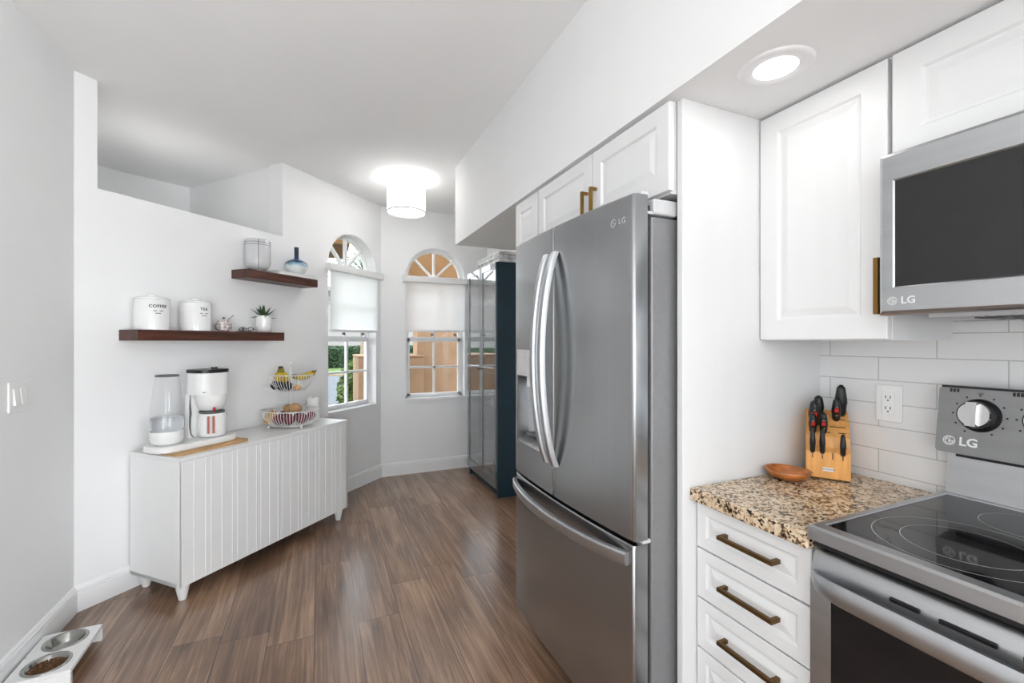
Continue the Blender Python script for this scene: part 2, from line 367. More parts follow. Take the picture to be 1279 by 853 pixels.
def brand_mark(bm, fn, R):
    """round face mark: ring with a hook, a bar and a dot; fn maps (x,y,z)->xyz with z outwards"""
    def arc(r0, r1, a0, a1, n=24):
        for i in range(n):
            a, b = a0 + (a1 - a0) * i / n, a0 + (a1 - a0) * (i + 1) / n
            q = [(r0 * cos(a), r0 * sin(a)), (r1 * cos(a), r1 * sin(a)), (r1 * cos(b), r1 * sin(b)), (r0 * cos(b), r0 * sin(b))]
            bm.faces.new([bm.verts.new(fn(Vector((x, y, .0006)))) for x, y in q])
    def rect(x0, y0, x1, y1):
        bm.faces.new([bm.verts.new(fn(Vector((x, y, .0006)))) for x, y in ((x0, y0), (x1, y0), (x1, y1), (x0, y1))])
    arc(R * .86, R, 0, 2 * pi)
    arc(R * .58, R * .74, radians(60), radians(360))
    rect(R * .10, -R * .08, R * .74, R * .08)
    rect(-R * .09, -R * .36, R * .09, R * .42); rect(R * .09, -R * .36, R * .32, -R * .22)
    arc(0, R * .13, 0, 2 * pi, 10) if False else rect(-R * .48, R * .14, -R * .26, R * .36)
def merge_fix(bm, d=1e-5): bmesh.ops.remove_doubles(bm, verts=bm.verts, dist=d)

R2 = sqrt(2)
def Wd(t, n, z): return Vector((-1.135 + (t + n) / R2, 2.945 + (t - n) / R2, z))
RZ = radians(45)                              # local x runs along the diagonal wall, local -y into the room
H = 2.743
KX = 1.72                                     # right wall plane
FY = 4.66                                     # far wall plane

# ------------------------------------------------------------------ room shell
struct('floor', lambda b: box(b, (-1.25, -3.1, -.05), (1.85, 4.9, 0)), M['floor'], 'brown wood plank floor')
struct('ceiling', lambda b: box(b, (-2.6, -3.1, H), (1.9, 5.2, H + .1)), M['ceil'], 'white painted ceiling')
struct('wall_left', lambda b: box(b, (-1.255, -3.1, 0), (-1.135, 3.0, H)), M['wall'], 'white painted wall on the left')
struct('wall_right', lambda b: (box(b, (KX, -3.1, 0), (KX + .12, -2.75, H)), box(b, (KX, -.95, 0), (KX + .12, 4.9, H)), box(b, (KX, -2.75, 0), (KX + .12, -.95, .88)), box(b, (KX, -2.75, 2.05), (KX + .12, -.95, H))), M['wall'], 'white painted wall on the right')  # hole out of view, added to let in the right fill
def back(b):  # opening added out of view for the back fill
    box(b, (-1.25, -3.2, 0), (-.95, -3.05, H)); box(b, (.38, -3.2, 0), (1.85, -3.05, H)); box(b, (-.95, -3.2, 2.35), (.38, -3.05, H))
struct('wall_back', back, M['wall'], 'white wall behind the camera with a wide opening added for fill light')

def wall_plane(bm, f, L0, L1, zones, win, T=.14):
    """f(t,n,z) map; zones = list of (t0,t1,z0,z1); win=(t0,t1,zsill,zspring) arched hole."""
    for t0, t1, z0, z1 in zones:
        prism(bm, [(t0, z0), (t1, z0), (t1, z1), (t0, z1)], lambda a, c: f(a, 0, c), lambda a, c: f(a, -T, c))
    t0, t1, zs, zp = win; r = (t1 - t0) / 2; c = (t0 + t1) / 2; n = 24
    for i in range(n):
        a, b = pi - pi * i / n, pi - pi * (i + 1) / n
        p = [(c + r * cos(a), zp + r * sin(a)), (c + r * cos(b), zp + r * sin(b))]
        prism(bm, [p[0], p[1], (p[1][0], H), (p[0][0], H)], lambda x, y: f(x, 0, y), lambda x, y: f(x, -T, y))
W1 = (1.712, 2.347, .752, 2.045); W2 = (.828, 1.463, .775, 2.045)
fdiag = lambda t, n, z: Wd(t, n, z)
ffar = lambda x, n, z: Vector((x, FY - n, z))
LEDGE = 2.178
struct('wall_diagonal', lambda b: wall_plane(b, fdiag, 0, 2.46, [(0, .096, 0, H), (.096, 1.246, 0, LEDGE), (1.246, W1[0], 0, H), (W1[0], W1[1], 0, W1[2]), (W1[1], 2.4254, 0, H)], W1), M['wall'], 'white diagonal wall with shelves and arched window')
struct('wall_far', lambda b: wall_plane(b, ffar, 0, 1, [(.47, W2[0], 0, H), (W2[0], W2[1], 0, W2[2]), (W2[1], 1.80, 0, H)], W2), M['wall'], 'white end wall with arched window')
def niche(b):
    P = [(-1.16, 3.06), (-1.70, 3.95), (-1.60, 4.40), (-1.487, 4.535), (-1.058, 4.79), (-.335, 3.945)]
    for (x0, y0), (x1, y1) in zip(P, P[1:]):
        dx, dy = x1 - x0, y1 - y0; l = sqrt(dx * dx + dy * dy); nx, ny = -dy / l * .08, dx / l * .08
        prism(b, [(x0, y0), (x1, y1), (x1 + nx, y1 + ny), (x0 + nx, y0 + ny)], lambda x, y: (x, y, LEDGE - .06), lambda x, y: (x, y, H))
    Q = [tuple(Wd(.09, -.135, 0)[:2])] + P[1:5] + [tuple(Wd(1.25, -.135, 0)[:2])]
    prism(b, Q, lambda x, y: (x, y, LEDGE - .06), lambda x, y: (x, y, LEDGE))
struct('wall_niche', niche, M['wall'], 'high white plant ledge recess above the diagonal wall')
struct('trim_1', lambda b: box(b, (.99, -3.05, 2.134), (KX, 3.40, H)), M['wall'], 'white dropped soffit above the kitchen cabinets')
struct('trim_2', lambda b: box(b, (1.042, 1.06, 0), (KX, 1.083, 2.134), .002), M['cab'], 'white side panel between fridge and counter')
struct('trim_3', lambda b: box(b, (KX - .008, -.90, .90), (KX, 1.06, 1.43)), M['tile'], 'white subway tile backsplash')
def basebd(f, a, b_):
    pr = [(0, 0), (.016, 0), (.016, .098), (.0105, .0995), (.0105, .1045), (.0145, .106), (.0145, .114), (.0105, .118), (.009, .124), (.004, .131), (0, .133)]
    def g(bm): prism(bm, pr, lambda n, z: f(a, n, z), lambda n, z: f(b_, n, z))
    return g
struct('baseboard_left', basebd(lambda t, n, z: Vector((-1.135 + n, t, z)), -3, 2.945), M['trim'], 'white baseboard of the left wall')
struct('baseboard_diagonal', basebd(fdiag, 0, 2.4254), M['trim'], 'white baseboard of the diagonal wall')
struct('baseboard_far', basebd(ffar, .58, KX), M['trim'], 'white baseboard of the end wall')

def niche_fill():  # unseen strip added only to brighten the niche
    root = thing('ledge_fill', 'slim white fill strip added unseen on the plant ledge above the wooden shelves', 'light', Wd(.62, -.42, LEDGE), RZ)
    part('housing', lambda b: box(b, (-.30, -.015, 0), (.30, .015, .014), .002), M['white'], root)
    part('diffuser', lambda b: box(b, (-.29, -.010, .0142), (.29, .010, .017), .001), M['candisc'], root)
    l = light('niche_fill', 'AREA', Wd(.62, -.42, LEDGE + .03), .55, (1, .99, .97), (pi, 0, RZ), shape='RECTANGLE', size=.58, size_y=.02)
niche_fill()
# windows ------------------------------------------------------------
def make_window(name, f, win, label):
    t0, t1, zs, zp = win; c = (t0 + t1) / 2; r = (t1 - t0) / 2
    d0, d1 = -.085, -.125                      # frame front and back depth
    root = bpy.data.objects.new(name, None); COL.objects.link(root); root['kind'] = 'structure'; root['label'] = label; root['category'] = 'window'
    def bx(bm, a0, z0, a1, z1, n0=d0, n1=d1): prism(bm, [(a0, z0), (a1, z0), (a1, z1), (a0, z1)], lambda x, y: f(x, n0, y), lambda x, y: f(x, n1, y))
    def ringseg(bm, r0, r1, n0, n1, n=28):
        for i in range(n):
            a, b = pi * i / n, pi * (i + 1) / n
            prism(bm, [(c + r0 * cos(a), zp + r0 * sin(a)), (c + r1 * cos(a), zp + r1 * sin(a)), (c + r1 * cos(b), zp + r1 * sin(b)), (c + r0 * cos(b), zp + r0 * sin(b))], lambda x, y: f(x, n0, y), lambda x, y: f(x, n1, y))
    def frame(bm):
        bx(bm, t0, zs, t0 + .028, zp); bx(bm, t1 - .028, zs, t1, zp); bx(bm, t0, zp - .03, t1, zp + .01)
        bx(bm, t0, zs, t1, zs + .02); ringseg(bm, r - .035, r, d0, d1)
    part('frame', frame, M['trim'], root)
    ls, rs = t0 + .028, t1 - .028
    def lower(bm):
        n0, n1 = d0 + .012, d1 + .02
        bx(bm, ls, zs + .02, ls + .026, 1.405, n0, n1); bx(bm, rs - .026, zs + .02, rs, 1.405, n0, n1)
        bx(bm, ls, zs + .02, rs, zs + .045, n0, n1); bx(bm, ls, 1.372, rs, 1.415, n0, n1)
        bx(bm, c - .011, zs + .04, c + .011, 1.38, n0 - .004, n1 + .004); zz = (zs + .045 + 1.375) / 2
        bx(bm, ls, zz - .011, rs, zz + .011, n0 - .004, n1 + .004)
    part('lower_sash', lower, M['trim'], root)
    def upper(bm):
        n0, n1 = d0 - .02, d1 + .002
        bx(bm, ls, 1.40, ls + .022, zp - .03, n0, n1); bx(bm, rs - .022, 1.40, rs, zp - .03, n0, n1); bx(bm, ls, 1.395, rs, 1.42, n0, n1)
        bx(bm, c - .01, 1.41, c + .01, zp - .03, n0, n1); bx(bm, ls, 1.70, rs, 1.72, n0, n1)
    part('upper_sash', upper, M['trim'], root)
    def fan(bm):
        for a in (45, 90, 135):
            a = radians(a); dx, dz = cos(a), sin(a); px, pz = -sin(a) * .011, cos(a) * .011
            p0 = (c + .012 * dx, zp + .012 * dz); p1 = (c + (r - .03) * dx, zp + (r - .03) * dz)
            prism(bm, [(p0[0] + px, p0[1] + pz), (p0[0] - px, p0[1] - pz), (p1[0] - px, p1[1] - pz), (p1[0] + px, p1[1] + pz)], lambda x, y: f(x, d0 - .004, y), lambda x, y: f(x, d1 + .004, y))
        for i in range(10):
            a, b = pi * i / 10, pi * (i + 1) / 10
            prism(bm, [(c, zp), (c + .028 * cos(a), zp + .028 * sin(a)), (c + .028 * cos(b), zp + .028 * sin(b))], lambda x, y: f(x, d0 - .003, y), lambda x, y: f(x, d1 + .003, y))
    part('fan_muntin', fan, M['trim'], root)
    def sill(bm): bx(bm, t0 - .012, zs - .022, t1 + .012, zs + .004, .018, -.10)
    part('window_sill', sill, M['trim'], root)
    def glassp(bm):
        n = -.108
        vsx = [bm.verts.new(f(x, n, z)) for x, z in ((ls, zs + .03), (rs, zs + .03), (rs, zp))] 
        arc = [bm.verts.new(f(c + (r - .03) * cos(pi * i / 24), n, zp + (r - .03) * sin(pi * i / 24))) for i in range(25)]
        bm.faces.new(vsx + arc + [bm.verts.new(f(ls, n, zp))])
    part('glass', glassp, M['pane'], root)
    for x in (c - .02, rs - .05):
        part('sash_lock', lambda bm: prism(bm, [(x - .016, 1.432), (x + .016, 1.432), (x + .016, 1.458), (x - .016, 1.458)], lambda a, z: f(a, d0 - .022 + .012, z), lambda a, z: f(a, d0 - .022, z)), M['greyp'], root)
    return root
make_window('window_1', fdiag, W1, 'arched white window in the diagonal wall')
make_window('window_2', ffar, W2, 'arched white window in the end wall')

def make_blind(f, win, label, bot, side):
    t0, t1, zs, zp = win
    root = thing('roller_blind', label, 'blind', f((t0 + t1) / 2, .03, zp), 0, None)
    inv = Matrix.Translation(-Vector(root.location))
    g = lambda a, n, z: inv @ f(a, n, z)
    def val(bm):
        pr = [(.001, 1.985), (.055, 1.985), (.062, 1.992), (.062, 2.044), (.055, 2.050), (.001, 2.050)]
        prism(bm, pr, lambda n, z: g(t0 - .035, n, z), lambda n, z: g(t1 + .045, n, z))
    part('valance', val, M['white'], root)
    def fab(bm):
        prism(bm, [(t0 + .004, bot), (t1 - .004, bot), (t1 - .004, 1.985), (t0 + .004, 1.985)], lambda a, z: g(a, .022, z), lambda a, z: g(a, .0205, z))
    part('shade_fabric', fab, M['blind'], root)
    part('hem_bar', lambda bm: prism(bm, [(.010, bot - .018), (.032, bot - .018), (.032, bot + .004), (.010, bot + .004)], lambda n, z: g(t0 + .002, n, z), lambda n, z: g(t1 - .002, n, z)), M['white'], root)
    def chain(bm):
        x = t1 + .02 if side > 0 else t0 - .012
        tube(bm, [g(x, .03, 1.985), g(x, .03, 1.1), g(x + .008, .03, 1.085), g(x + .014, .03, 1.1), g(x + .014, .03, 1.985)], .0022, 5)
    part('pull_chain', chain, M['white'], root)
    return root
make_blind(fdiag, W1, 'white roller blind half lowered on the arched window beside the wooden shelves', 1.475, 1)
make_blind(ffar, W2, 'white roller blind half lowered on the arched window next to the navy cabinet', 1.49, -1)

# ------------------------------------------------------------------ outside
gz = -.15
struct('ground', lambda b: box(b, (-90, -30, gz - .3), (60, 120, gz - .02)), M['concrete'], 'paved ground outside')
struct('lawn', lambda b: (box(b, (-60, 23.0, gz - .02), (40, 36, gz + .02)), box(b, (-8, 5.2, gz - .02), (-.2, 8.2, gz + .02))), M['grass'], 'green lawn across the road')
struct('road', lambda b: box(b, (-60, 9.6, gz - .02), (40, 21.2, gz)), M['road'], 'grey road outside')
struct('kerb', lambda b: box(b, (-60, 21.2, gz - .02), (40, 23.0, gz + .05)), M['kerb'], 'sandy kerb strip beyond the road')
struct('pavement', lambda b: box(b, (-60, 8.9, gz - .02), (40, 9.6, gz + .06), .02), M['concrete'], 'pale pavement edge')
def leafy(bm, lo, hi, n, size, seed=1, round_=False):
    rnd = random.Random(seed)
    c = [(a + b) / 2 for a, b in zip(lo, hi)]; h = [(b - a) / 2 for a, b in zip(lo, hi)]
    for i in range(n):
        if round_:
            v = Vector((rnd.gauss(0, 1), rnd.gauss(0, 1), rnd.gauss(0, 1))).normalized() * rnd.uniform(.75, 1.02)
        else:
            v = Vector((rnd.uniform(-1, 1), rnd.uniform(-1, 1), rnd.uniform(-1, 1))); k = rnd.choice((1, 1, 2)); v[k] = -1 if k == 1 else 1
        p = Vector((c[0] + v.x * h[0], c[1] + v.y * h[1], c[2] + v.z * h[2]))
        d = Vector((rnd.gauss(0, 1), rnd.gauss(0, 1), rnd.gauss(0, 1))).normalized(); e = d.orthogonal().normalized(); s = size * rnd.uniform(.6, 1.3)
        q = d.cross(e)
        bm.faces.new([bm.verts.new(p + e * s), bm.verts.new(p + d * s * .45), bm.verts.new(p - e * s), bm.verts.new(p - d * s * .45 + q * s * .3)])
def hedge(bm):
    box(bm, (-40, 27.1, gz), (30, 29, .95)); leafy(bm, (-6, 26.9, gz + .1), (12, 29, 1.05), 5000, .13, 3)
tag(part('hedge', hedge, M['hedge'], None), 'long clipped green hedge across the road seen through the window', 'hedge')
struct('building', lambda b: (box(b, (-40, 44, gz), (40, 50, 6.0)), box(b, (-40.5, 43.5, 6.0), (40.5, 50.5, 6.4))), M['bldg'], 'pale building across the road')
bush = thing('shrub', 'bright green shrub outside beside the tan garden wall', 'shrub', (.47, 6.95, gz))
def bushf(bm): leafy(bm, (-.22, -.25, .1), (.22, .35, 1.25), 900, .05, 5, True); leafy(bm, (-.13, -.2, .05), (.13, .25, 1.0), 500, .05, 6, True)
part('foliage', bushf, M['bush'], bush)
for x, y in ((.1, .05), (-.1, .08), (.02, -.08)): part('stem', lambda b: tube(b, [(0, 0, 0), (x * .4, y * .4, .4), (x, y, .9)], .012, 6), M['bark'], bush)
struct('garden_wall', lambda b: (box(b, (.441, 5.70, gz), (1.24, 6.57, 1.172), .01), box(b, (.431, 5.69, 1.172), (1.24, 6.58, 1.195), .006)), M['stucco'], 'low tan stucco garden wall outside')
struct('courtyard_wall', lambda b: box(b, (1.222, 6.0, gz), (6.5, 6.3, 2.9)), M['stucco'], 'tall tan stucco wall outside the end window')
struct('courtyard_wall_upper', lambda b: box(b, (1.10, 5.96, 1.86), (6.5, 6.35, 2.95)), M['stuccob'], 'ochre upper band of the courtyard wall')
struct('eave', lambda b: (box(b, (-.55, 5.6, 2.52), (.34, 6.6, 2.66)), box(b, (-.45, 6.1, gz), (-.27, 6.3, 2.52))), M['stuccob'], 'ochre porch roof edge outside the shelf wall window')
pt = thing('palm_tree', 'palm tree with feathery fronds seen through the arched window top', 'tree', (.86, 9.5, gz))
part('trunk', lambda b: tube(b, [(0, 0, 0), (.05, 0, 1.4), (0, 0, 2.9)], [.16, .13, .11], 12), M['bark'], pt, True)
def fronds(bm):
    rnd = random.Random(4)
    for i in range(18):
        a = 2 * pi * i / 18 + rnd.uniform(-.1, .1); el = rnd.uniform(.1, 1.2); L_ = rnd.uniform(1.2, 1.7)
        pts = [Vector((cos(a) * cos(el) * L_ * s, sin(a) * cos(el) * L_ * s, 2.9 + sin(el) * L_ * s - .9 * s * s)) for s in [j / 10 for j in range(11)]]
        tube(bm, pts, [.014 * (1 - .08 * j) for j in range(11)], 4)
        for j in range(1, 11):
            d = (pts[j] - pts[j - 1]).normalized(); sd = d.cross(Vector((0, 0, 1))).normalized()
            for s_ in (-1, 1):
                for q in (0, .5):
                    p = pts[j - 1].lerp(pts[j], q); l = .34 * (1 - abs(j - 5) / 8)
                    bm.faces.new([bm.verts.new(p), bm.verts.new(p + d * .02), bm.verts.new(p + sd * s_ * l + d * l * .7 - Vector((0, 0, l * .35)))])
part('fronds', fronds, M['palm'], pt)

# ------------------------------------------------------------------ refrigerator (front faces -X)
def fridge():
    y0, y1 = 1.098, 1.984
    root = thing('refrigerator', 'stainless steel french door refrigerator with bottom freezer drawer', 'refrigerator', (1.25, (y0 + y1) / 2, 0))
    ox, oy = -1.25, -(y0 + y1) / 2
    P = lambda x, y, z: Vector((x + ox, y + oy, z))
    yc = (y0 + y1) / 2; hw = (y1 - y0) / 2
    def fx(y):
        s = (y - yc) / hw
        return .878 - .022 * (1 - s * s) - .012 * (y - yc)
    part('body', lambda b: (box(b, P(.955, y0 + .004, .03), P(KX - .03, y1 - .004, 1.765), .006), box(b, P(.975, y0 + .02, .0), P(KX - .06, y1 - .02, .03))), M['fside'], root)
    part('top_cap', lambda b: box(b, P(.962, y0, 1.772), P(1.06, y1 - .004, 1.822), .006), M['hinge'], root)
    part('gasket', lambda b: box(b, P(.940, y0 + .012, .115), P(.956, y1 - .012, 1.80)), M['gasket'], root)
    part('kick_plate', lambda b: box(b, P(.93, y0 + .03, .02), P(.96, y1 - .03, .11)), M['greyp'], root)
    def door(bm, ya, yb, za, zb, hole=None, rl=.022, rr=.009, back=.938):
        ys = set()
        n = 18
        for i in range(n + 1): ys.add(round(ya + (yb - ya) * i / n, 5))
        for r_, e, s in ((rl, yb, -1), (rr, ya, 1)):
            if r_:
                for k in range(1, 7): ys.add(round(e + s * r_ * (1 - cos(pi / 2 * k / 6)), 5))
        zs = [za, za + .004, zb - .004, zb]
        if hole:
            ys |= {hole[0], hole[1]}; zs += [hole[2], hole[3]]; ys = {y for y in ys if min(abs(y - hole[0]), abs(y - hole[1])) > .004 or y in hole[:2]}
        ys = sorted(ys); zs = sorted(zs)
        def X(y):
            x = fx(y)
            for r_, d in ((rl, yb - y), (rr, y - ya)):
                if r_ and d < r_: x += min(r_, .024) * (1 - sqrt(max(0, 1 - ((r_ - d) / r_) ** 2)))
            return x
        G = [[bm.verts.new(P(X(y) + (.004 if z in (za, zb) else 0), y, z)) for z in zs] for y in ys]
        B = [[bm.verts.new(P(back, y, z)) for z in (za, zb)] for y in ys]
        for i in range(len(ys) - 1):
            for j in range(len(zs) - 1):
                if hole and ys[i] >= hole[0] - 1e-6 and ys[i + 1] <= hole[1] + 1e-6 and zs[j] >= hole[2] - 1e-6 and zs[j + 1] <= hole[3] + 1e-6: continue
                bm.faces.new((G[i][j], G[i + 1][j], G[i + 1][j + 1], G[i][j + 1]))
            bm.faces.new((B[i][0], B[i + 1][0], G[i + 1][0], G[i][0])); bm.faces.new((B[i][1], B[i + 1][1], G[i + 1][-1], G[i][-1]))
            bm.faces.new((B[i][0], B[i + 1][0], B[i + 1][1], B[i][1]))
        for i in (0, len(ys) - 1): bm.faces.new([B[i][0]] + [G[i][j] for j in range(len(zs))] + [B[i][1]])
    ym = 1.557; zg = .755
    hole = (1.672, 1.925, .905, 1.335)
    dr = part('door', lambda b: door(b, y0, ym - .002, zg, 1.828, rl=.009), M['steel'], root, auto=40, label='right stainless door')
    dl = part('door', lambda b: door(b, ym + .002, y1, zg, 1.828, hole, rl=.045, rr=.009), M['steel'], root, auto=40, label='left stainless door with water dispenser')
    fd = part('freezer_drawer', lambda b: door(b, y0, y1, .11, zg - .012, rl=.075), M['steel'], root, auto=40)
    # handles
    def vh(bm, y):
        pts = []; n = 20; za, zb = .885, 1.722
        for i in range(n + 1):
            s = i / n; bow = 4 * s * (1 - s); pts.append((fx(y) - .012 - .062 * bow ** .8, za + (zb - za) * s))
        wv = .017
        rows = []
        for x, z in pts:
            rows.append([bm.verts.new(P(x, y - wv, z)), bm.verts.new(P(x - .008, y - wv * .7, z)), bm.verts.new(P(x - .008, y + wv * .7, z)), bm.verts.new(P(x, y + wv, z)), bm.verts.new(P(x + .012, y + wv, z)), bm.verts.new(P(x + .012, y - wv, z))])
        for a, c in zip(rows, rows[1:]):
            for k in range(6): bm.faces.new((a[k], a[(k + 1) % 6], c[(k + 1) % 6], c[k]))
        bm.faces.new(rows[0]); bm.faces.new(rows[-1])
    part('handle', lambda b: vh(b, 1.525), M['satin'], dr, auto=40); part('handle', lambda b: vh(b, 1.592), M['satin'], dl, auto=40)
    def hh(bm):
        n = 22; ya, yb = 1.118, 1.955; rows = []
        for i in range(n + 1):
            s = i / n; y = ya + (yb - ya) * s; bow = (4 * s * (1 - s)); x = fx(y) - .010 - .050 * bow ** .8; z = .700 
            rows.append([bm.verts.new(P(x + a, y, z + c)) for a, c in ((.014, -.020), (0, -.022), (-.006, -.010), (-.006, .014), (0, .020), (.014, .020))])
        for a, c in zip(rows, rows[1:]):
            for k in range(6): bm.faces.new((a[k], a[(k + 1) % 6], c[(k + 1) % 6], c[k]))
        bm.faces.new(rows[0]); bm.faces.new(rows[-1])
    part('handle', hh, M['satin'], fd, auto=40)
    # dispenser
    def recess(bm):
        ya, yb, za, zb = hole; xf = fx; xb = .925
        f_ = lambda y, z, x: bm.verts.new(P(x, y, z))
        n = 8
        ysq = [ya + (yb - ya) * i / n for i in range(n + 1)]
        zt = 1.215
        A = [f_(y, za, xf(y) + .001) for y in ysq]; Bk = [f_(y, za + .03, xb) for y in ysq]; Ck = [f_(y, zt, xb) for y in ysq]; D = [f_(y, zt, xf(y) + .001) for y in ysq]
        for r1, r2 in ((A, Bk), (Bk, Ck), (Ck, D)):
            for i in range(n): bm.faces.new((r1[i], r1[i + 1], r2[i + 1], r2[i]))
        for i in (0, n): bm.faces.new((A[i], Bk[i], Ck[i], D[i]))
    part('dispenser_recess', recess, M['steelh'], dl)
    def panel(bm):
        ya, yb = hole[0], hole[1]; n = 8
        for i in range(n):
            a = ya + (yb - ya) * i / n; c = ya + (yb - ya) * (i + 1) / n
            prism(bm, [(fx(a) - .004, a), (fx(c) - .004, c), (fx(c) + .05, c), (fx(a) + .05, a)], lambda x, y: P(x, y, 1.215), lambda x, y: P(x, y, 1.335))
    part('dispenser_panel', panel, M['hinge'], dl, label='pale grey dispenser control panel')
    part('dispenser_spout', lambda b: (box(b, P(.872, 1.76, 1.165), P(.905, 1.84, 1.214), .006)), M['white'], dl)
    part('hinge', lambda b: box(b, P(.915, y0 + .004, 1.8285), P(.945, y0 + .05, 1.840), .003), M['hinge'], root)
    part('hinge_arm', lambda b: box(b, P(.925, y0 + .004, 1.772), P(.966, y0 + .05, 1.780)), M['hinge'], root)
    part('hinge', lambda b: box(b, P(.920, y0 + .002, zg - .0118), P(.952, y0 + .03, zg - .0002), .001), M['hinge'], root)
    part('tray', lambda b: box(b, P(.90, 1.69, .936), P(.922, 1.90, .946), .002), M['greyp'], dl)
    def logo(bm):
        fn0 = lambda q, cy, cz: P(fx(cy - q.x) - .0012 - q.z, cy - q.x, cz + q.y)
        brand_mark(bm, lambda q: fn0(q, 1.185, 1.752), .0135)
        add_text(bm, 'LG', .026, lambda q: fn0(q, 1.146, 1.752))
    part('logo', logo, M['palegrey'], dr)
fridge()

# ------------------------------------------------------------------ raised panel doors
def raised(bm, P, a0, a1, z0, z1, fr=.055, th=.02):
    """door in plane; P(a,d,z): d = depth towards the room."""
    loops = [(0, -th), (0, -.002), (.002, 0), (fr, 0), (fr + .006, -.007), (fr + .012, -.0075), (fr + .032, -.0015), (fr + .036, -.001)]
    L_ = [[bm.verts.new(P(a, d, z)) for a, z in ((a0 + i, z0 + i), (a1 - i, z0 + i), (a1 - i, z1 - i), (a0 + i, z1 - i))] for i, d in loops]
    for u, v in zip(L_, L_[1:]):
        for k in range(4): bm.faces.new((u[k], u[(k + 1) % 4], v[(k + 1) % 4], v[k]))
    bm.faces.new(L_[-1]); bm.faces.new(L_[0])
def bar_handle(bm, P, c, length, vertical, proj=.032, t=.011):
    """square bar pull centred at c=(a,z)"""
    a, z = c; h = length / 2
    def bx(a0, z0, a1, z1, d0, d1): prism(bm, [(a0, z0), (a1, z0), (a1, z1), (a0, z1)], lambda x, y: P(x, d0, y), lambda x, y: P(x, d1, y))
    k = t / 2
    if vertical:
        bx(a - k, z - h, a + k, z + h, proj - t, proj)
        for s in (-1, 1): bx(a - k, z + s * (h - k) - k, a + k, z + s * (h - k) + k, 0, proj - t)
    else:
        bx(a - h, z - k, a + h, z + k, proj - t, proj)
        for s in (-1, 1): bx(a + s * (h - k) - k, z - k, a + s * (h - k) + k, z + k, 0, proj - t)

def over_fridge():
    root = thing('wall_cabinet', 'white double door cabinet over the refrigerator', 'cabinet', (1.36, 1.53, 1.84))
    P = lambda a, d, z: Vector((1.0 - d - 1.36, a - 1.53, z - 1.84))
    part('body', lambda b: box(b, (1.021 - 1.36, 1.088 - 1.53, 0), (KX - 1.36, 1.975 - 1.53, 2.1335 - 1.84)), M['cab'], root)
    for a0, a1, ha, lb in ((1.074, 1.494, 1.468, 'right door'), (1.500, 1.970, 1.530, 'left door')):
        d = part('door', lambda b: raised(b, P, a0, a1, 1.845, 2.122), M['cab'], root, label=lb)
        part('handle', lambda b: bar_handle(b, P, (ha, 1.915), .12, True), M['gold'], d)
    r2 = thing('wall_cabinet', 'narrow white single door cabinet past the refrigerator cabinet', 'cabinet', (1.36, 2.12, 1.84))
    P2 = lambda a, d, z: Vector((1.0 - d - 1.36, a - 2.12, z - 1.84))
    part('body', lambda b: box(b, (1.021 - 1.36, 1.98 - 2.12, 0), (KX - 1.36, 2.25 - 2.12, 2.1335 - 1.84)), M['cab'], r2)
    part('door', lambda b: raised(b, P2, 1.986, 2.246, 1.845, 2.122), M['cab'], r2)
over_fridge()

def upper_cabs():
    X = 1.385
    root = thing('wall_cabinet', 'tall white raised panel upper cabinet above the knife block', 'cabinet', (1.55, .87, 1.375))
    o = Vector((1.55, .87, 1.375)); P = lambda a, d, z: Vector((X - d, a, z)) - o
    part('body', lambda b: box(b, Vector((X + .021, .682, 1.375)) - o, Vector((KX, 1.0585, 2.1335)) - o), M['cab'], root)
    d = part('door', lambda b: raised(b, P, .685, 1.056, 1.378, 2.125, .062), M['cab'], root)
    part('handle', lambda b: bar_handle(b, P, (.698, 1.520), .15, True, .028), M['gold'], d)
    r2 = thing('wall_cabinet', 'wide white raised panel cabinet above the microwave', 'cabinet', (1.55, .29, 1.86))
    o2 = Vector((1.55, .29, 1.86)); P2 = lambda a, d, z: Vector((X - d, a, z)) - o2
    part('body', lambda b: box(b, Vector((X + .021, -.09, 1.846)) - o2, Vector((KX, .680, 2.1335)) - o2), M['cab'], r2)
    part('door', lambda b: raised(b, P2, .296, .674, 1.85, 2.125, .062), M['cab'], r2)
    part('door', lambda b: raised(b, P2, -.085, .290, 1.85, 2.125, .062), M['cab'], r2)
upper_cabs()

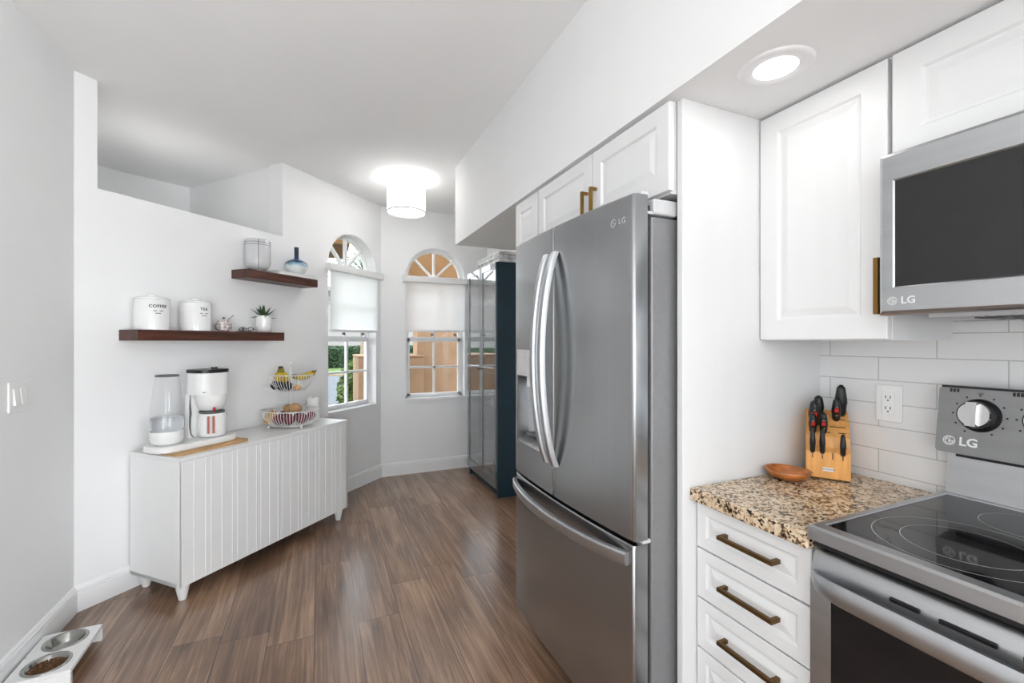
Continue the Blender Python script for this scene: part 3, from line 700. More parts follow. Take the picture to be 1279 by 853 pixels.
def microwave():
    y0, y1, z0, z1 = -.095, .664, 1.438, 1.842
    o = Vector((1.5, (y0 + y1) / 2, z0)); q = lambda x, y, z: Vector((x, y, z)) - o
    root = thing('microwave', 'stainless over the range microwave with dark glass door', 'microwave', o)
    part('body', lambda b: box(b, q(1.345, y0, z0 + .004), q(KX - .005, y1, z1 - .002), .004), M['fside'], root)
    def front(bm):
        # stainless door frame with a rounded section and an opening for the glass
        loops = [(0, 1.345), (0, 1.312), (.004, 1.304), (.010, 1.301)]
        hy0, hy1, hz0, hz1 = y0 + .17, y1 - .032, z0 + .066, z1 - .070
        L_ = [[bm.verts.new(q(x, a, z)) for a, z in ((y0 + i, z0 + i), (y1 - i, z0 + i), (y1 - i, z1 - i), (y0 + i, z1 - i))] for i, x in loops]
        L_.append([bm.verts.new(q(1.301, a, z)) for a, z in ((hy0, hz0), (hy1, hz0), (hy1, hz1), (hy0, hz1))])
        L_.append([bm.verts.new(q(1.306, a, z)) for a, z in ((hy0 + .004, hz0 + .004), (hy1 - .004, hz0 + .004), (hy1 - .004, hz1 - .004), (hy0 + .004, hz1 - .004))])
        L_.append([bm.verts.new(q(1.345, a, z)) for a, z in ((hy0 + .004, hz0 + .004), (hy1 - .004, hz0 + .004), (hy1 - .004, hz1 - .004), (hy0 + .004, hz1 - .004))])
        for u, v in zip(L_, L_[1:]):
            for k in range(4): bm.faces.new((u[k], u[(k + 1) % 4], v[(k + 1) % 4], v[k]))
    dr = part('door', front, M['steelh'], root)
    part('glass', lambda b: box(b, q(1.305, y0 + .172, z0 + .068), q(1.335, y1 - .034, z1 - .072)), M['mwglass'], dr)
    part('control_panel', lambda b: box(b, q(1.2995, y0 + .012, z0 + .05), q(1.303, y0 + .155, z1 - .05), .001), M['bglass'], root)
    part('handle', lambda b: (tube(b, [q(1.30, y0 + .165, z0 + .06), q(1.262, y0 + .165, z0 + .09), q(1.262, y0 + .165, z1 - .09), q(1.30, y0 + .165, z1 - .06)], .010, 10)), M['chrome'], dr)
    def logo(bm):
        fn = lambda p, cy: q(1.3002 - p.z, cy - p.x, 1.472 + p.y)
        brand_mark(bm, lambda p: fn(p, .632), .0105); add_text(bm, 'LG', .024, lambda p: fn(p, .600), bold=.0005)
    part('logo', logo, M['pale'], dr)
    def under(bm):
        box(bm, q(1.40, y0 + .05, z0 - .006), q(1.66, y1 - .06, z0 + .006))
    part('vent_panel', under, M['hinge'], root)
    def grill(bm):
        for k in range(14):
            y = .30 + k * .018
            box(bm, q(1.46, y, z0 - .010), q(1.60, y + .007, z0 - .005))
    part('vent_grille', grill, M['greyp'], root)
microwave()

# ------------------------------------------------------------------ base cabinet, counter, range
def base_cab():
    o = Vector((1.4, .875, 0)); q = lambda x, y, z: Vector((x, y, z)) - o
    root = thing('base_cabinet', 'white drawer base cabinet under the granite counter', 'cabinet', o)
    part('body', lambda b: (box(b, q(1.118, .693, .10), q(KX, 1.0595, .8735)), box(b, q(1.18, .693, 0), q(KX, 1.0595, .10))), M['cab'], root)
    P = lambda a, d, z: q(1.098 - d, a, z)
    zs = [(.727, .868), (.571, .722), (.414, .566), (.115, .409)]
    for i, (a, c) in enumerate(zs):
        d = part('drawer', lambda b: raised(b, P, .700, 1.056, a, c, .034), M['cab'], root, label=('top', 'second', 'third', 'bottom')[i] + ' drawer')
        part('handle', lambda b: bar_handle(b, P, (.865, (a + c) / 2 + (.003 if i < 3 else .06)), .172, False, .034), M['bronze'], d)
base_cab()
def counter(bm): box(bm, (1.070, .692, .874), (KX - .008, 1.0595, .914), .005, 3)
tag(part('countertop', counter, M['granite'], None), 'speckled brown and cream granite countertop beside the range', 'countertop')

def stove():
    y0, y1 = -.075, .688
    o = Vector((1.4, (y0 + y1) / 2, 0)); q = lambda x, y, z: Vector((x, y, z)) - o
    root = thing('range', 'stainless electric range with black glass cooktop', 'stove', o)
    part('body', lambda b: box(b, q(1.13, y0 + .002, .02), q(KX - .012, y1 - .002, .908), .003), M['steelh'], root)
    def rim(bm):
        lo, hi = [(1.062, .912), (1.062, .932), (1.068, .938)], None
        # outer shell with an inner opening
        loops = [(1.064, y0, y1, KX - .02, .906), (1.064, y0, y1, KX - .02, .934), (1.070, y0 + .005, y1 - .005, KX - .022, .939), (1.098, y0 + .020, y1 - .020, KX - .075, .939), (1.100, y0 + .021, y1 - .021, KX - .076, .934)]
        L_ = [[bm.verts.new(q(x, a, z)) for x, a in ((x0, ya), (x0, yb), (x1, yb), (x1, ya))] for x0, ya, yb, x1, z in loops]
        for u, v in zip(L_, L_[1:]):
            for k in range(4): bm.faces.new((u[k], u[(k + 1) % 4], v[(k + 1) % 4], v[k]))
        bm.faces.new(L_[0])
    part('cooktop_rim', rim, M['steelh'], root)
    ct = part('cooktop_glass', lambda b: box(b, q(1.098, y0 + .019, .926), q(KX - .074, y1 - .019, .9365)), M['bglass'], root)
    def ring(bm, cx, cy, R_, w_=.0016):
        n = 64
        A = [bm.verts.new(q(cx + (R_ - w_) * cos(2 * pi * i / n), cy + (R_ - w_) * sin(2 * pi * i / n), .9369)) for i in range(n)]
        B = [bm.verts.new(q(cx + R_ * cos(2 * pi * i / n), cy + R_ * sin(2 * pi * i / n), .9369)) for i in range(n)]
        for i in range(n): bm.faces.new((A[i], A[(i + 1) % n], B[(i + 1) % n], B[i]))
    for cx, cy, Rs in ((1.265, .485, (.155, .105)), (1.53, .46, (.095,)), (1.265, .12, (.115,)), (1.53, .12, (.095,))):
        part('burner_ring', lambda b: [ring(b, cx, cy, r) for r in Rs], M['ring'], ct)
    # black gap below the lip, vent strip
    part('vent_strip', lambda b: box(b, q(1.079, y0 + .006, .8905), q(1.129, y1 - .006, .9055)), M['black'], root)
    # oven door: rolled top edge
    def odoor(bm):
        pr = [(1.128, .245), (1.075, .245), (1.070, .25), (1.070, .800), (1.074, .835), (1.083, .866), (1.097, .884), (1.114, .890), (1.128, .890)]
        prism(bm, pr, lambda x, z: q(x, y0 + .003, z), lambda x, z: q(x, y1 - .003, z))
    od = part('oven_door', odoor, M['steelh'], root, auto=35)
    part('oven_window', lambda b: box(b, q(1.0685, y0 + .05, .30), q(1.08, y1 - .05, .792), .001), M['bglass'], od)
    def slots(bm):
        for a, l in ((.527, .050), (.448, .080), (.338, .080), (.228, .080), (.118, .050)): box(bm, q(1.071, a - l, .840), q(1.078, a, .849), .002)
    part('vent_slot', slots, M['black'], od)
    def hnd(bm):
        n = 26; ya, yb = y0 + .012, y1 - .010; rows = []
        for i in range(n + 1):
            s = i / n; y = ya + (yb - ya) * s; e = min(s, 1 - s); bow = min(1, (e / .12)) ; bow = sqrt(max(0, 1 - (1 - bow) ** 2))
            x = 1.066 - .046 * bow - .010 * 4 * s * (1 - s); hh = .008 + .015 * bow; z = .828
            rows.append([bm.verts.new(q(x + a, y, z + c)) for a, c in ((.012, -hh), (.002, -hh), (-.003, -hh * .6), (-.003, hh * .7), (.002, hh), (.012, hh))])
        for a, c in zip(rows, rows[1:]):
            for k in range(6): bm.faces.new((a[k], a[(k + 1) % 6], c[(k + 1) % 6], c[k]))
        bm.faces.new(rows[0]); bm.faces.new(rows[-1])
    part('handle', hnd, M['satin'], od, auto=40)
    part('storage_drawer', lambda b: box(b, q(1.072, y0 + .003, .06), q(1.128, y1 - .003, .238), .006), M['steelh'], root)
    # backguard: riser + tilted control panel
    part('riser', lambda b: prism(b, [(1.665, .930), (1.712, .930), (1.712, 1.075), (1.685, 1.075)], lambda x, z: q(x, y0 + .004, z), lambda x, z: q(x, y1 - .008, z)), M['steelh'], root)
    part('riser_gap', lambda b: box(b, q(1.668, y0 + .02, 1.045), q(1.71, y1 - .03, 1.072)), M['black'], root)
    # control panel plane tilts back
    B0, T0 = Vector((1.628, 0, 1.060)), Vector((1.655, 0, 1.243)); up = (T0 - B0); hgt = up.length; up.normalize(); nrm = Vector((-up.z, 0, up.x))
    C = lambda y, v, d: Vector((B0.x, y, B0.z)) + up * v + nrm * d - o
    def pan(bm):
        r = .010; poly = []
        for cy, cv, a0 in ((y1 - r, r, -90), (y1 - r, hgt - r, 0), (y0 + r, hgt - r, 90), (y0 + r, r, 180)):
            for k in range(5):
                a = radians(a0 + 90 * k / 4); poly.append((cy + r * cos(a), cv + r * sin(a)))
        prism(bm, poly, lambda y, v: C(y, v, 0), lambda y, v: C(y, v, -.045))
    cp = part('control_panel', pan, M['steelp'], root)
    part('panel_cap', lambda b: prism(b, [(0, -.05), (0, .002), (.006, .002), (.006, -.05)], lambda v, d: C(y0 + .006, hgt - .002 + v, d), lambda v, d: C(y1 - .006, hgt - .002 + v, d)), M['black'], cp)
    def knob_base(bm, y, v):
        n = 32
        for r0, d0, r1, d1 in ((.045, .0, .043, .006), (.043, .006, .038, .012), (.038, .012, .036, .030)):
            A = [bm.verts.new(C(y + r0 * cos(2 * pi * i / n), v + r0 * sin(2 * pi * i / n), d0)) for i in range(n)]; B = [bm.verts.new(C(y + r1 * cos(2 * pi * i / n), v + r1 * sin(2 * pi * i / n), d1)) for i in range(n)]
            for i in range(n): bm.faces.new((A[i], A[(i + 1) % n], B[(i + 1) % n], B[i]))
        bm.faces.new(B)
    def knob_face(bm, y, v):
        n = 32; r = .0345
        A = [bm.verts.new(C(y + r * cos(2 * pi * i / n), v + r * sin(2 * pi * i / n), .030)) for i in range(n)]; B = [bm.verts.new(C(y + r * .93 * cos(2 * pi * i / n), v + r * .93 * sin(2 * pi * i / n), .034)) for i in range(n)]
        for i in range(n): bm.faces.new((A[i], A[(i + 1) % n], B[(i + 1) % n], B[i]))
        bm.faces.new(B); bm.faces.new(A)
        hw = .012; hr = .032
        for d0, d1, w_ in ((.034, .050, hw),):
            p = [(y - w_, v - hr), (y + w_, v - hr), (y + w_ * 1.0, v + hr), (y - w_ * 1.0, v + hr)]
            prism(bm, p, lambda a, c: C(a, c, d0), lambda a, c: C(y + (a - y) * .88, c, d1))
    def marks(bm, y, v):
        for k in range(11):
            if k == 5: pass
            a = radians(-60 + 30 * k); r = .054
            cy, cv = y + r * cos(a), v + r * sin(a); s = .0022
            bm.faces.new([bm.verts.new(C(cy + i * s, cv + j * s, .0008)) for i, j in ((-1, -1), (1, -1), (1, 1), (-1, 1))])
        add_text(bm, 'OFF', .008, lambda p: C(y - p.x, v + .059 + p.y, .0008 + p.z), extrude=.0001)
        for cy, cv, w_, h_ in ((y + .055, v + .064, .022, .010),):
            for i in range(3):
                bm.faces.new([bm.verts.new(C(cy + a, cv + c, .0008)) for a, c in ((-w_ / 2 + i * w_ / 3, -h_ / 2), (-w_ / 2 + i * w_ / 3 + w_ / 4, -h_ / 2), (-w_ / 2 + i * w_ / 3 + w_ / 4, h_ / 2), (-w_ / 2 + i * w_ / 3, h_ / 2))])
    for y in (.600, .475, .130, .010):
        k = part('knob', lambda b: knob_base(b, y, .112), M['black'], cp)
        part('knob_cap', lambda b: knob_face(b, y, .112), M['chrome'], k)
        part('dial_marks', lambda b: marks(b, y, .112), M['print'], cp)
    part('clock_display', lambda b: prism(b, [(.24, .06), (.38, .06), (.38, .15), (.24, .15)], lambda y, v: C(y, v, .001), lambda y, v: C(y, v, -.004)), M['bglass'], cp)
    def logo(bm):
        fn = lambda p, cy: C(cy - p.x, .034 + p.y, .0006 + p.z)
        brand_mark(bm, lambda p: fn(p, .658), .0135); add_text(bm, 'LG', .032, lambda p: fn(p, .618), bold=.0008)
    part('logo', logo, M['pale'], cp)
stove()

# outlet on the tile ------------------------------------------------------------
def outlet():
    o = Vector((KX - .008, .840, 1.170)); q = lambda d, y, z: Vector((-d, -y, z))
    root = thing('wall_outlet', 'white double wall outlet on the tile backsplash', 'outlet', o)
    part('cover_plate', lambda b: box(b, q(0, -.037, -.060), q(.006, .037, .060), .003), M['white'], root)
    part('socket_panel', lambda b: box(b, q(.005, -.018, -.036), q(.0085, .018, .036), .0015), M['ceramic'], root)
    def slots(bm):
        for zc in (-.018, .018):
            for y in (-.0065, .0065): box(bm, q(.0078, y - .0012, zc - .002), q(.0090, y + .0012, zc + .008))
            box(bm, q(.0078, -.0025, zc - .010), q(.0090, .0025, zc - .006))
    part('socket_slot', slots, M['black'], root)
outlet()
def switch():
    o = Vector((-1.135, 2.483, 1.146)); q = lambda d, y, z: Vector((d, y, z))
    root = thing('light_switch', 'white double rocker light switch on the left wall', 'light switch', o)
    part('cover_plate', lambda b: box(b, q(0, -.066, -.062), q(.007, .066, .062), .004), M['white'], root)
    for y in (-.023, .023):
        part('rocker', lambda b: prism(b, [(.006, -.034), (.016, -.034), (.009, .034), (.006, .034)], lambda d, z: q(d, y - .0165, z), lambda d, z: q(d, y + .0165, z)), M['ceramic'], root)
switch()

# ------------------------------------------------------------------ knife block
KB = Vector((1.540, .928, .914))     # local -y faces the viewer
def knife_block():
    root = thing('knife_block', 'light wood stepped knife block on the granite counter', 'knife block', KB, KRZ)
    hw = .0605
    pr = [(0, .006), (0, .092), (.020, .106), (.026, .140), (.132, .215), (.150, .200), (.128, .006)]
    bd = part('block', lambda b: prism(b, pr, lambda y, z: (-hw, y, z), lambda y, z: (hw, y, z)), M['knifewood'], root)
    for x in (-.05, .05):
        for y in (.012, .115): part('foot', lambda b: box(b, (x - .008, y - .008, 0), (x + .008, y + .008, .007)), M['black'], root)
    sd = Vector((0, .106, .075)).normalized(); nr = Vector((0, -sd.z, sd.y))
    def slots(bm):
        base = Vector((0, .026, .140))
        for v, x0, x1 in ((.018, -.05, -.03), (.018, -.012, .008), (.020, .030, .05), (.048, .006, .05), (.055, -.05, -.02), (.085, .02, .05), (.108, -.045, .0)):
            for k in (0,):
                p = [base + sd * (v - .0018), base + sd * (v + .0018)]
                bm.faces.new([bm.verts.new(Vector((x, 0, 0)) + a + nr * .0006) for x, a in ((x0, p[0]), (x1, p[0]), (x1, p[1]), (x0, p[1]))])
        for x in (-.042, -.015, .013, .040):
            bm.faces.new([bm.verts.new((x + s * .0014, -.0006, z)) for s, z in ((-1, .070), (1, .070), (1, .092), (-1, .092))])
    part('slot', slots, M['black'], bd)
    def plate(bm): box(bm, (-.014, -.0014, .030), (.016, .001, .042))
    pl = part('name_plate', plate, M['pale'], bd)
    part('lettering', lambda b: add_text(b, 'WUSTHOF', .0068, lambda p: Vector((.002 + p.x, -.0016 - p.z, .036 + p.y)), extrude=.0001, bold=.0001), M['print'], pl)
    return sd, nr
KRZ = radians(-57)
sd, nr = knife_block()
def knife(lx, base, length, wid, label, tilt=28, badge=True, fat=1.0):
    """handle grows from base (block local) up and towards the viewer"""
    rot = Matrix.Rotation(KRZ, 4, 'Z'); loc = KB + rot @ Vector((lx, base[0], base[1]))
    root = thing('kitchen_knife', label, 'knife', loc, KRZ, 'knives in the block')
    t = radians(tilt); d = Vector((0, -sin(t), cos(t))); e = Vector((0, cos(t), sin(t)))
    def h(bm):
        n = 12; rows = []
        for i in range(n + 1):
            s = i / n; prof = 1 + .20 * sin(pi * s * 1.5 - .3) * (1 if s > .4 else .4)
            wv = wid * prof * (.78 if i == 0 else 1) * (sqrt(max(.05, 1 - ((s - .88) / .13) ** 2)) if s > .88 else 1); tk = wv * .86 * fat
            p = d * (length * s) + e * (.010 * s * s)
            rows.append([bm.verts.new(p + Vector((tk * cos(a), 0, 0)) + e * (wv * sin(a))) for a in [2 * pi * k / 12 for k in range(12)]])
        for a, c in zip(rows, rows[1:]):
            for k in range(12): bm.faces.new((a[k], a[(k + 1) % 12], c[(k + 1) % 12], c[k]))
        bm.faces.new(rows[0]); bm.faces.new(rows[-1])
    hd = part('handle', h, M['black'], root, True)
    part('blade', lambda b: box(b, (-.001, -.002, -.004), (.001, .010, .003)), M['chrome'], root)
    if badge:
        def ft(s): return d * (length * s) - e * (wid * 1.12)
        def bdg(bm):
            p = ft(.60)
            pts = [p + Vector((sx * wid * .42, 0, 0)) + d * sy for sx, sy in ((-1, -.006), (1, -.006), (1, .006), (-1, .006))]
            A = [bm.verts.new(x - e * .001) for x in pts]; B = [bm.verts.new(x + e * .005) for x in pts]
            bm.faces.new(A); bm.faces.new(B)
            for k in range(4): bm.faces.new((A[k], A[(k + 1) % 4], B[(k + 1) % 4], B[k]))
        part('badge', bdg, M['red'], hd)
        def riv(bm):
            for s in (.36, .78):
                p = ft(s) - e * .0008
                lathe(bm, [(0, .0016), (.0032, .0012), (.0036, 0)], 12)
                for v in bm.verts:
                    if not v.tag: v.co = p + Vector((v.co.x, 0, 0)) + d * v.co.y - e * v.co.z; v.tag = True
        part('rivet', riv, M['chrome'], hd)
B0 = Vector((0, .026, .140))
def on(v): p = B0 + sd * v; return (p.y, p.z)
knife(-.042, (-.001, .088), .078, .0085, 'small black paring knife, leftmost in the lowest front slot', 12, False)
knife(-.015, (-.001, .088), .080, .0085, 'small black paring knife, second from left in the lowest front slots', 12, False)
knife(.040, (-.001, .086), .070, .0085, 'small black paring knife alone at the right of the lowest front slots', 12, False)
knife(-.041, on(.016), .068, .0120, 'black knife with red badge at left of the middle row, closest to the panel', 26)
knife(-.011, on(.016), .074, .0120, 'black knife with red badge in the middle row, second from the left', 26)
knife(-.036, on(.052), .090, .0185, 'large black knife with red badge behind the left middle knife', 26, True, .95)
knife(-.024, on(.098), .074, .0165, 'black round ended knife at the back left of the block', 24, False)
knife(.026, on(.084), .078, .0135, 'black knife with red badge at the right of the upper row', 26)
knife(.040, on(.108), .108, .0135, 'tall black sharpening steel handle at the back right of the block', 16, False, 1.3)

# olive wood bowl ------------------------------------------------------------
def wood_bowl():
    root = thing('wooden_bowl', 'small reddish brown olive wood dish next to the knife block', 'bowl', (1.432, .990, .914), radians(-55))
    def b_(bm):
        prof = [(0, 0), (.45, 0), (.74, .007), (.93, .020), (1.0, .033), (.965, .034), (.86, .021), (.62, .010), (0, .007)]
        n = 40; rings = []
        for r, z in prof:
            if r == 0: rings.append([bm.verts.new((0, 0, z))]); continue
            ring = []
            for i in range(n):
                a = 2 * pi * i / n; k = 1 - .16 * math.exp(-((a - 1.2) / .30) ** 2) * max(0, (r - .5) / .5); lift = .002 * (-cos(a)) * r
                ring.append(bm.verts.new((.068 * r * cos(a) * k, .062 * r * sin(a) * k, max(0, z + max(0, lift) * (1 if z > .004 else 0)))))
            rings.append(ring)
        for a, c in zip(rings, rings[1:]):
            for i in range(n):
                j = (i + 1) % n
                if len(a) == 1: bm.faces.new((a[0], c[j], c[i]))
                elif len(c) == 1: bm.faces.new((a[i], a[j], c[0]))
                else: bm.faces.new((a[i], a[j], c[j], c[i]))
    part('dish', b_, M['olive'], root, True)
wood_bowl()

# ------------------------------------------------------------------ lamps
def drum_lamp():
    o = Vector((.678, 3.79, H)); root = thing('ceiling_lamp', 'white drum shade ceiling lamp near the windows', 'lamp', o)
    part('shade', lambda b: lathe(b, [(.158, -.285), (.158, -.072), (.155, -.072), (.155, -.285), (.158, -.285)], 48), M['lampshade'], root, auto=40)
    part('diffuser', lambda b: lathe(b, [(0, -.276), (.154, -.276), (.154, -.272), (0, -.272)], 48), M['lampdiff'], root)
    part('rim', lambda b: lathe(b, [(.154, -.2885), (.160, -.2885), (.160, -.2795), (.1585, -.2795), (.1585, -.2855), (.154, -.2855), (.154, -.2885)], 48), M['rimgrey'], root)
    part('canopy', lambda b: (lathe(b, [(0, 0), (.06, 0), (.06, -.02), (.014, -.026), (.014, -.20), (0, -.20)], 32)), M['white'], root, auto=40)
    for a in (0, 2.1, 4.2): part('spoke', lambda b: tube(b, [(.012 * cos(a), .012 * sin(a), -.09), (.156 * cos(a), .156 * sin(a), -.09)], .003, 6), M['white'], root)
    light('lamp_bulb', 'POINT', o + Vector((0, 0, -.215)), 70, (1, .985, .965), shadow_soft_size=.05)
drum_lamp()
def downlight(x, y, z, label, energy, grp=None):
    o = Vector((x, y, z)); root = thing('recessed_light', label, 'light', o, 0, grp)
    part('trim_ring', lambda b: lathe(b, [(.055, -.0005), (.056, -.004), (.086, -.007), (.092, -.004), (.094, 0)], 48), M['trim'], root, True)
    part('lens', lambda b: lathe(b, [(0, -.003), (.056, -.003), (.056, -.0012), (0, -.0012)], 40), M['candisc'], root)
    light('downlight_lamp', 'AREA', o + Vector((0, 0, -.012)), energy, (1, .985, .96), (0, 0, 0), shape='DISK', size=.11)
downlight(1.164, .84, 2.134, 'round recessed downlight in the soffit above the counter', .22)
downlight(1.164, -.55, 2.134, 'round recessed downlight in the soffit over the range end', .12)
for i, (x, y) in enumerate(((-.1, -.6), (-.1, -2.0))):  # unseen ceiling lights added to brighten the room
    downlight(x, y, H, ('round ceiling fill light added just behind the viewpoint', 'round ceiling fill light added near the back opening')[i], 1)
light('range_window_daylight', 'AREA', (1.05, -2.2, 1.5), 0.01, (1, 1, 1), (radians(90), 0, 0), shape='RECTANGLE', size=.6, size_y=.7) if False else None

# ------------------------------------------------------------------ sideboard
SB = Wd(.235, .43, 0)                        # front left corner on the floor
def sideboard():
    L_, D, z0, z1 = 1.235, .415, .085, .762
    root = thing('sideboard', 'white sideboard with grooved doors and tapered legs along the wall', 'sideboard', SB, RZ)
    th = .018
    def body(bm):
        box(bm, (0, .018, z0), (L_, D, z0 + .02)); box(bm, (0, 0, z1 - .02), (L_, D, z1), .002)
        box(bm, (0, .002, z0), (th, D, z1 - .02), .001); box(bm, (L_ - th, .002, z0), (L_, D, z1 - .02), .001); box(bm, (th, D - .01, z0 + .02), (L_ - th, D, z1 - .02))
        box(bm, (L_ / 2 - .01, .02, z0 + .02), (L_ / 2 + .01, D - .01, z1 - .02))
    part('body', body, M['side'], root)
    def door(bm, x0, x1):
        # fluted face: flat boards separated by raised half-round beads
        pts = [(x0, .017), (x0, .002)]; x = x0 + .012; k = 0
        while x < x1 - .014:
            pts += [(x - .0032, .002), (x - .002, .0003), (x, -.0003), (x + .002, .0003), (x + .0032, .002)]
            x += (.0615, .062, .031)[k % 3]; k += 1
        pts += [(x1, .002), (x1, .017)]
        prism(bm, pts, lambda a, y: (a, y, z0), lambda a, y: (a, y, z1 - .0215))
    part('door', lambda b: door(b, .004, .6225), M['side'], root); part('door', lambda b: door(b, .6265, L_ - .004), M['side'], root)
    for x in (.055, L_ - .055):
        for y in (.045, D - .045):
            part('leg', lambda b: lathe(b, [(0, 0), (.017, 0), (.019, .004), (.034, .080), (.034, z0), (0, z0)], 24, (x if abs(y - .045) > .01 or x > .5 else .045, y, 0)), M['side'], root, auto=40)
    return z1
ST = sideboard()
def onside(t, n, z=.762): return Wd(t, n, z)

# bamboo board + coffee maker
def rounded_rect(w, d, r, n=8):
    p = []
    for cx, cy, a0 in ((w / 2 - r, d / 2 - r, 0), (-w / 2 + r, d / 2 - r, 90), (-w / 2 + r, -d / 2 + r, 180), (w / 2 - r, -d / 2 + r, 270)):
        for k in range(n + 1):
            a = radians(a0 + 90 * k / n); p.append((cx + r * cos(a), cy + r * sin(a)))
    return p
cb = thing('cutting_board', 'bamboo board lying under the white coffee maker', 'cutting board', onside(.465, .250), RZ)
part('board', lambda b: prism(b, rounded_rect(.42, .27, .03), lambda x, y: (x, y, 0), lambda x, y: (x, y, .013)), M['bamboo'], cb)

def coffee_maker():
    root = thing('coffee_maker', 'white coffee maker with black lid, glass water tank and cup', 'coffee maker', onside(.435, .225, .775), RZ)
    def base(bm):
        pr = rounded_rect(.455, .215, .085, 12)
        prism(bm, pr, lambda x, y: (x * .97, y * .95, 0), lambda x, y: (x, y, .006)); prism(bm, pr, lambda x, y: (x, y, .006), lambda x, y: (x, y, .030)); prism(bm, pr, lambda x, y: (x, y, .030), lambda x, y: (x * .98, y * .96, .034))
    part('base_tray', base, M['white'], root)
    tx, ty = -.135, 0
    tank = part('tank_base', lambda b: lathe(b, [(0, 0), (.055, 0), (.070, .010), (.078, .035), (.079, .075), (.076, .075), (.074, .035), (0, .030)], 40, (tx, ty, .034)), M['white'], root, auto=50)
    part('water_tank', lambda b: lathe(b, [(.074, .075), (.077, .11), (.074, .20), (.060, .33), (.052, .372), (.050, .372), (.058, .33), (.072, .20), (.075, .11), (.072, .075)], 40, (tx, ty, .034)), M['clear'], root, True)
    part('tank_rim', lambda b: lathe(b, [(.0535, .370), (.0545, .374), (.0535, .380), (.049, .380), (.049, .370), (.0535, .370)], 40, (tx, ty, .034)), M['greyp'], root, True)
    part('water', lambda b: lathe(b, [(0, .062), (.072, .062), (.0745, .11), (.0735, .150), (0, .150)], 40, (tx, ty, .034)), M['water'], root, True)
    bx = .10
    def tower(bm):
        # back column and head, open at the front-right bay
        pr = rounded_rect(.190, .176, .065, 10)
        prism(bm, pr, lambda x, y: (bx - .005 + x, .010 + y, .285), lambda x, y: (bx - .005 + x, .010 + y, .405))
        prism(bm, pr, lambda x, y: (bx - .005 + x, .010 + y, .405), lambda x, y: (bx - .005 + x * .99, .010 + y * .99, .412))
        prism(bm, [(bx - .098, .042), (bx - .085, .036), (bx + .070, .036), (bx + .088, .042), (bx + .088, .068), (bx + .065, .097), (bx - .075, .097), (bx - .098, .068)], lambda x, y: (x, y, .034), lambda x, y: (x, y, .286))
    part('tower', tower, M['white'], root)
    part('lid', lambda b: prism(b, rounded_rect(.195, .181, .067, 10), lambda x, y: (bx - .005 + x, .010 + y, .413), lambda x, y: (bx - .005 + x, .010 + y, .432)), M['black'], root)
    for dx in (-.011, .011): part('lid_knob', lambda b: lathe(b, [(0, 0), (.008, 0), (.008, .012), (0, .012)], 14, (bx + .02 + dx, -.01, .432)), M['black'], root)
    part('brew_basket', lambda b: lathe(b, [(0, -.098), (.040, -.098), (.062, -.088), (.078, -.052), (.085, 0), (.080, .001), (0, .001)], 40, (bx + .002, -.010, .284)), M['white'], root, auto=50)
    part('drip_ring', lambda b: lathe(b, [(0, 0), (.066, 0), (.066, .007), (0, .007)], 32, (bx + .004, -.012, .177)), M['greyp'], root)
    part('lever', lambda b: tube(b, [(bx - .030, -.085, .190), (bx - .038, -.092, .203), (bx - .036, -.094, .212)], .007, 8), M['red'], root, True)
    part('bay_edge', lambda b: tube(b, [(bx - .094, .030, .284), (bx - .094, .032, .24), (bx - .093, .031, .195), (bx - .0925, .030, .178), (bx - .093, .033, .150), (bx - .093, .035, .10), (bx - .091, .030, .06), (bx - .084, .016, .036)], [.002, .0035, .0055, .006, .005, .004, .003, .002], 8), M['greyp'], root, True)
    cup = part('carafe', lambda b: lathe(b, [(0, 0), (.064, 0), (.071, .006), (.073, .03), (.073, .118), (.066, .136), (0, .137)], 40, (bx + .004, -.016, .036)), M['ceramic'], root, auto=50)
    fx_, fy_ = -.62, -.785                       # carafe handle points at the kitchen
    cxy = Vector((bx + .004, -.016, 0)); ax = Vector((.785, -.62, 0)); dx_ = Vector((fx_, fy_, 0))
    def bar(bm, o0, o1, r0, r1, z0, z1):
        prism(bm, [(o0, r0), (o1, r0), (o1, r1), (o0, r1)], lambda o_, r_: cxy + ax * o_ + dx_ * r_ + Vector((0, 0, z0)), lambda o_, r_: cxy + ax * o_ + dx_ * r_ + Vector((0, 0, z1)))
    part('carafe_handle', lambda b: bar(b, -.019, -.008, .068, .092, .062, .160), M['copper'], cup)
    part('carafe_handle', lambda b: bar(b, .006, .017, .068, .092, .062, .160), M['copper'], cup)
    part('handle_inset', lambda b: bar(b, -.008, .006, .068, .089, .064, .158), M['hinge'], cup)
    part('label_print', lambda b: [box(b, (bx - .082 + k * .011, -.0692 , .300), (bx - .076 + k * .011, -.060, .304)) for k in range(4)], M['greyp'], root)
coffee_maker()

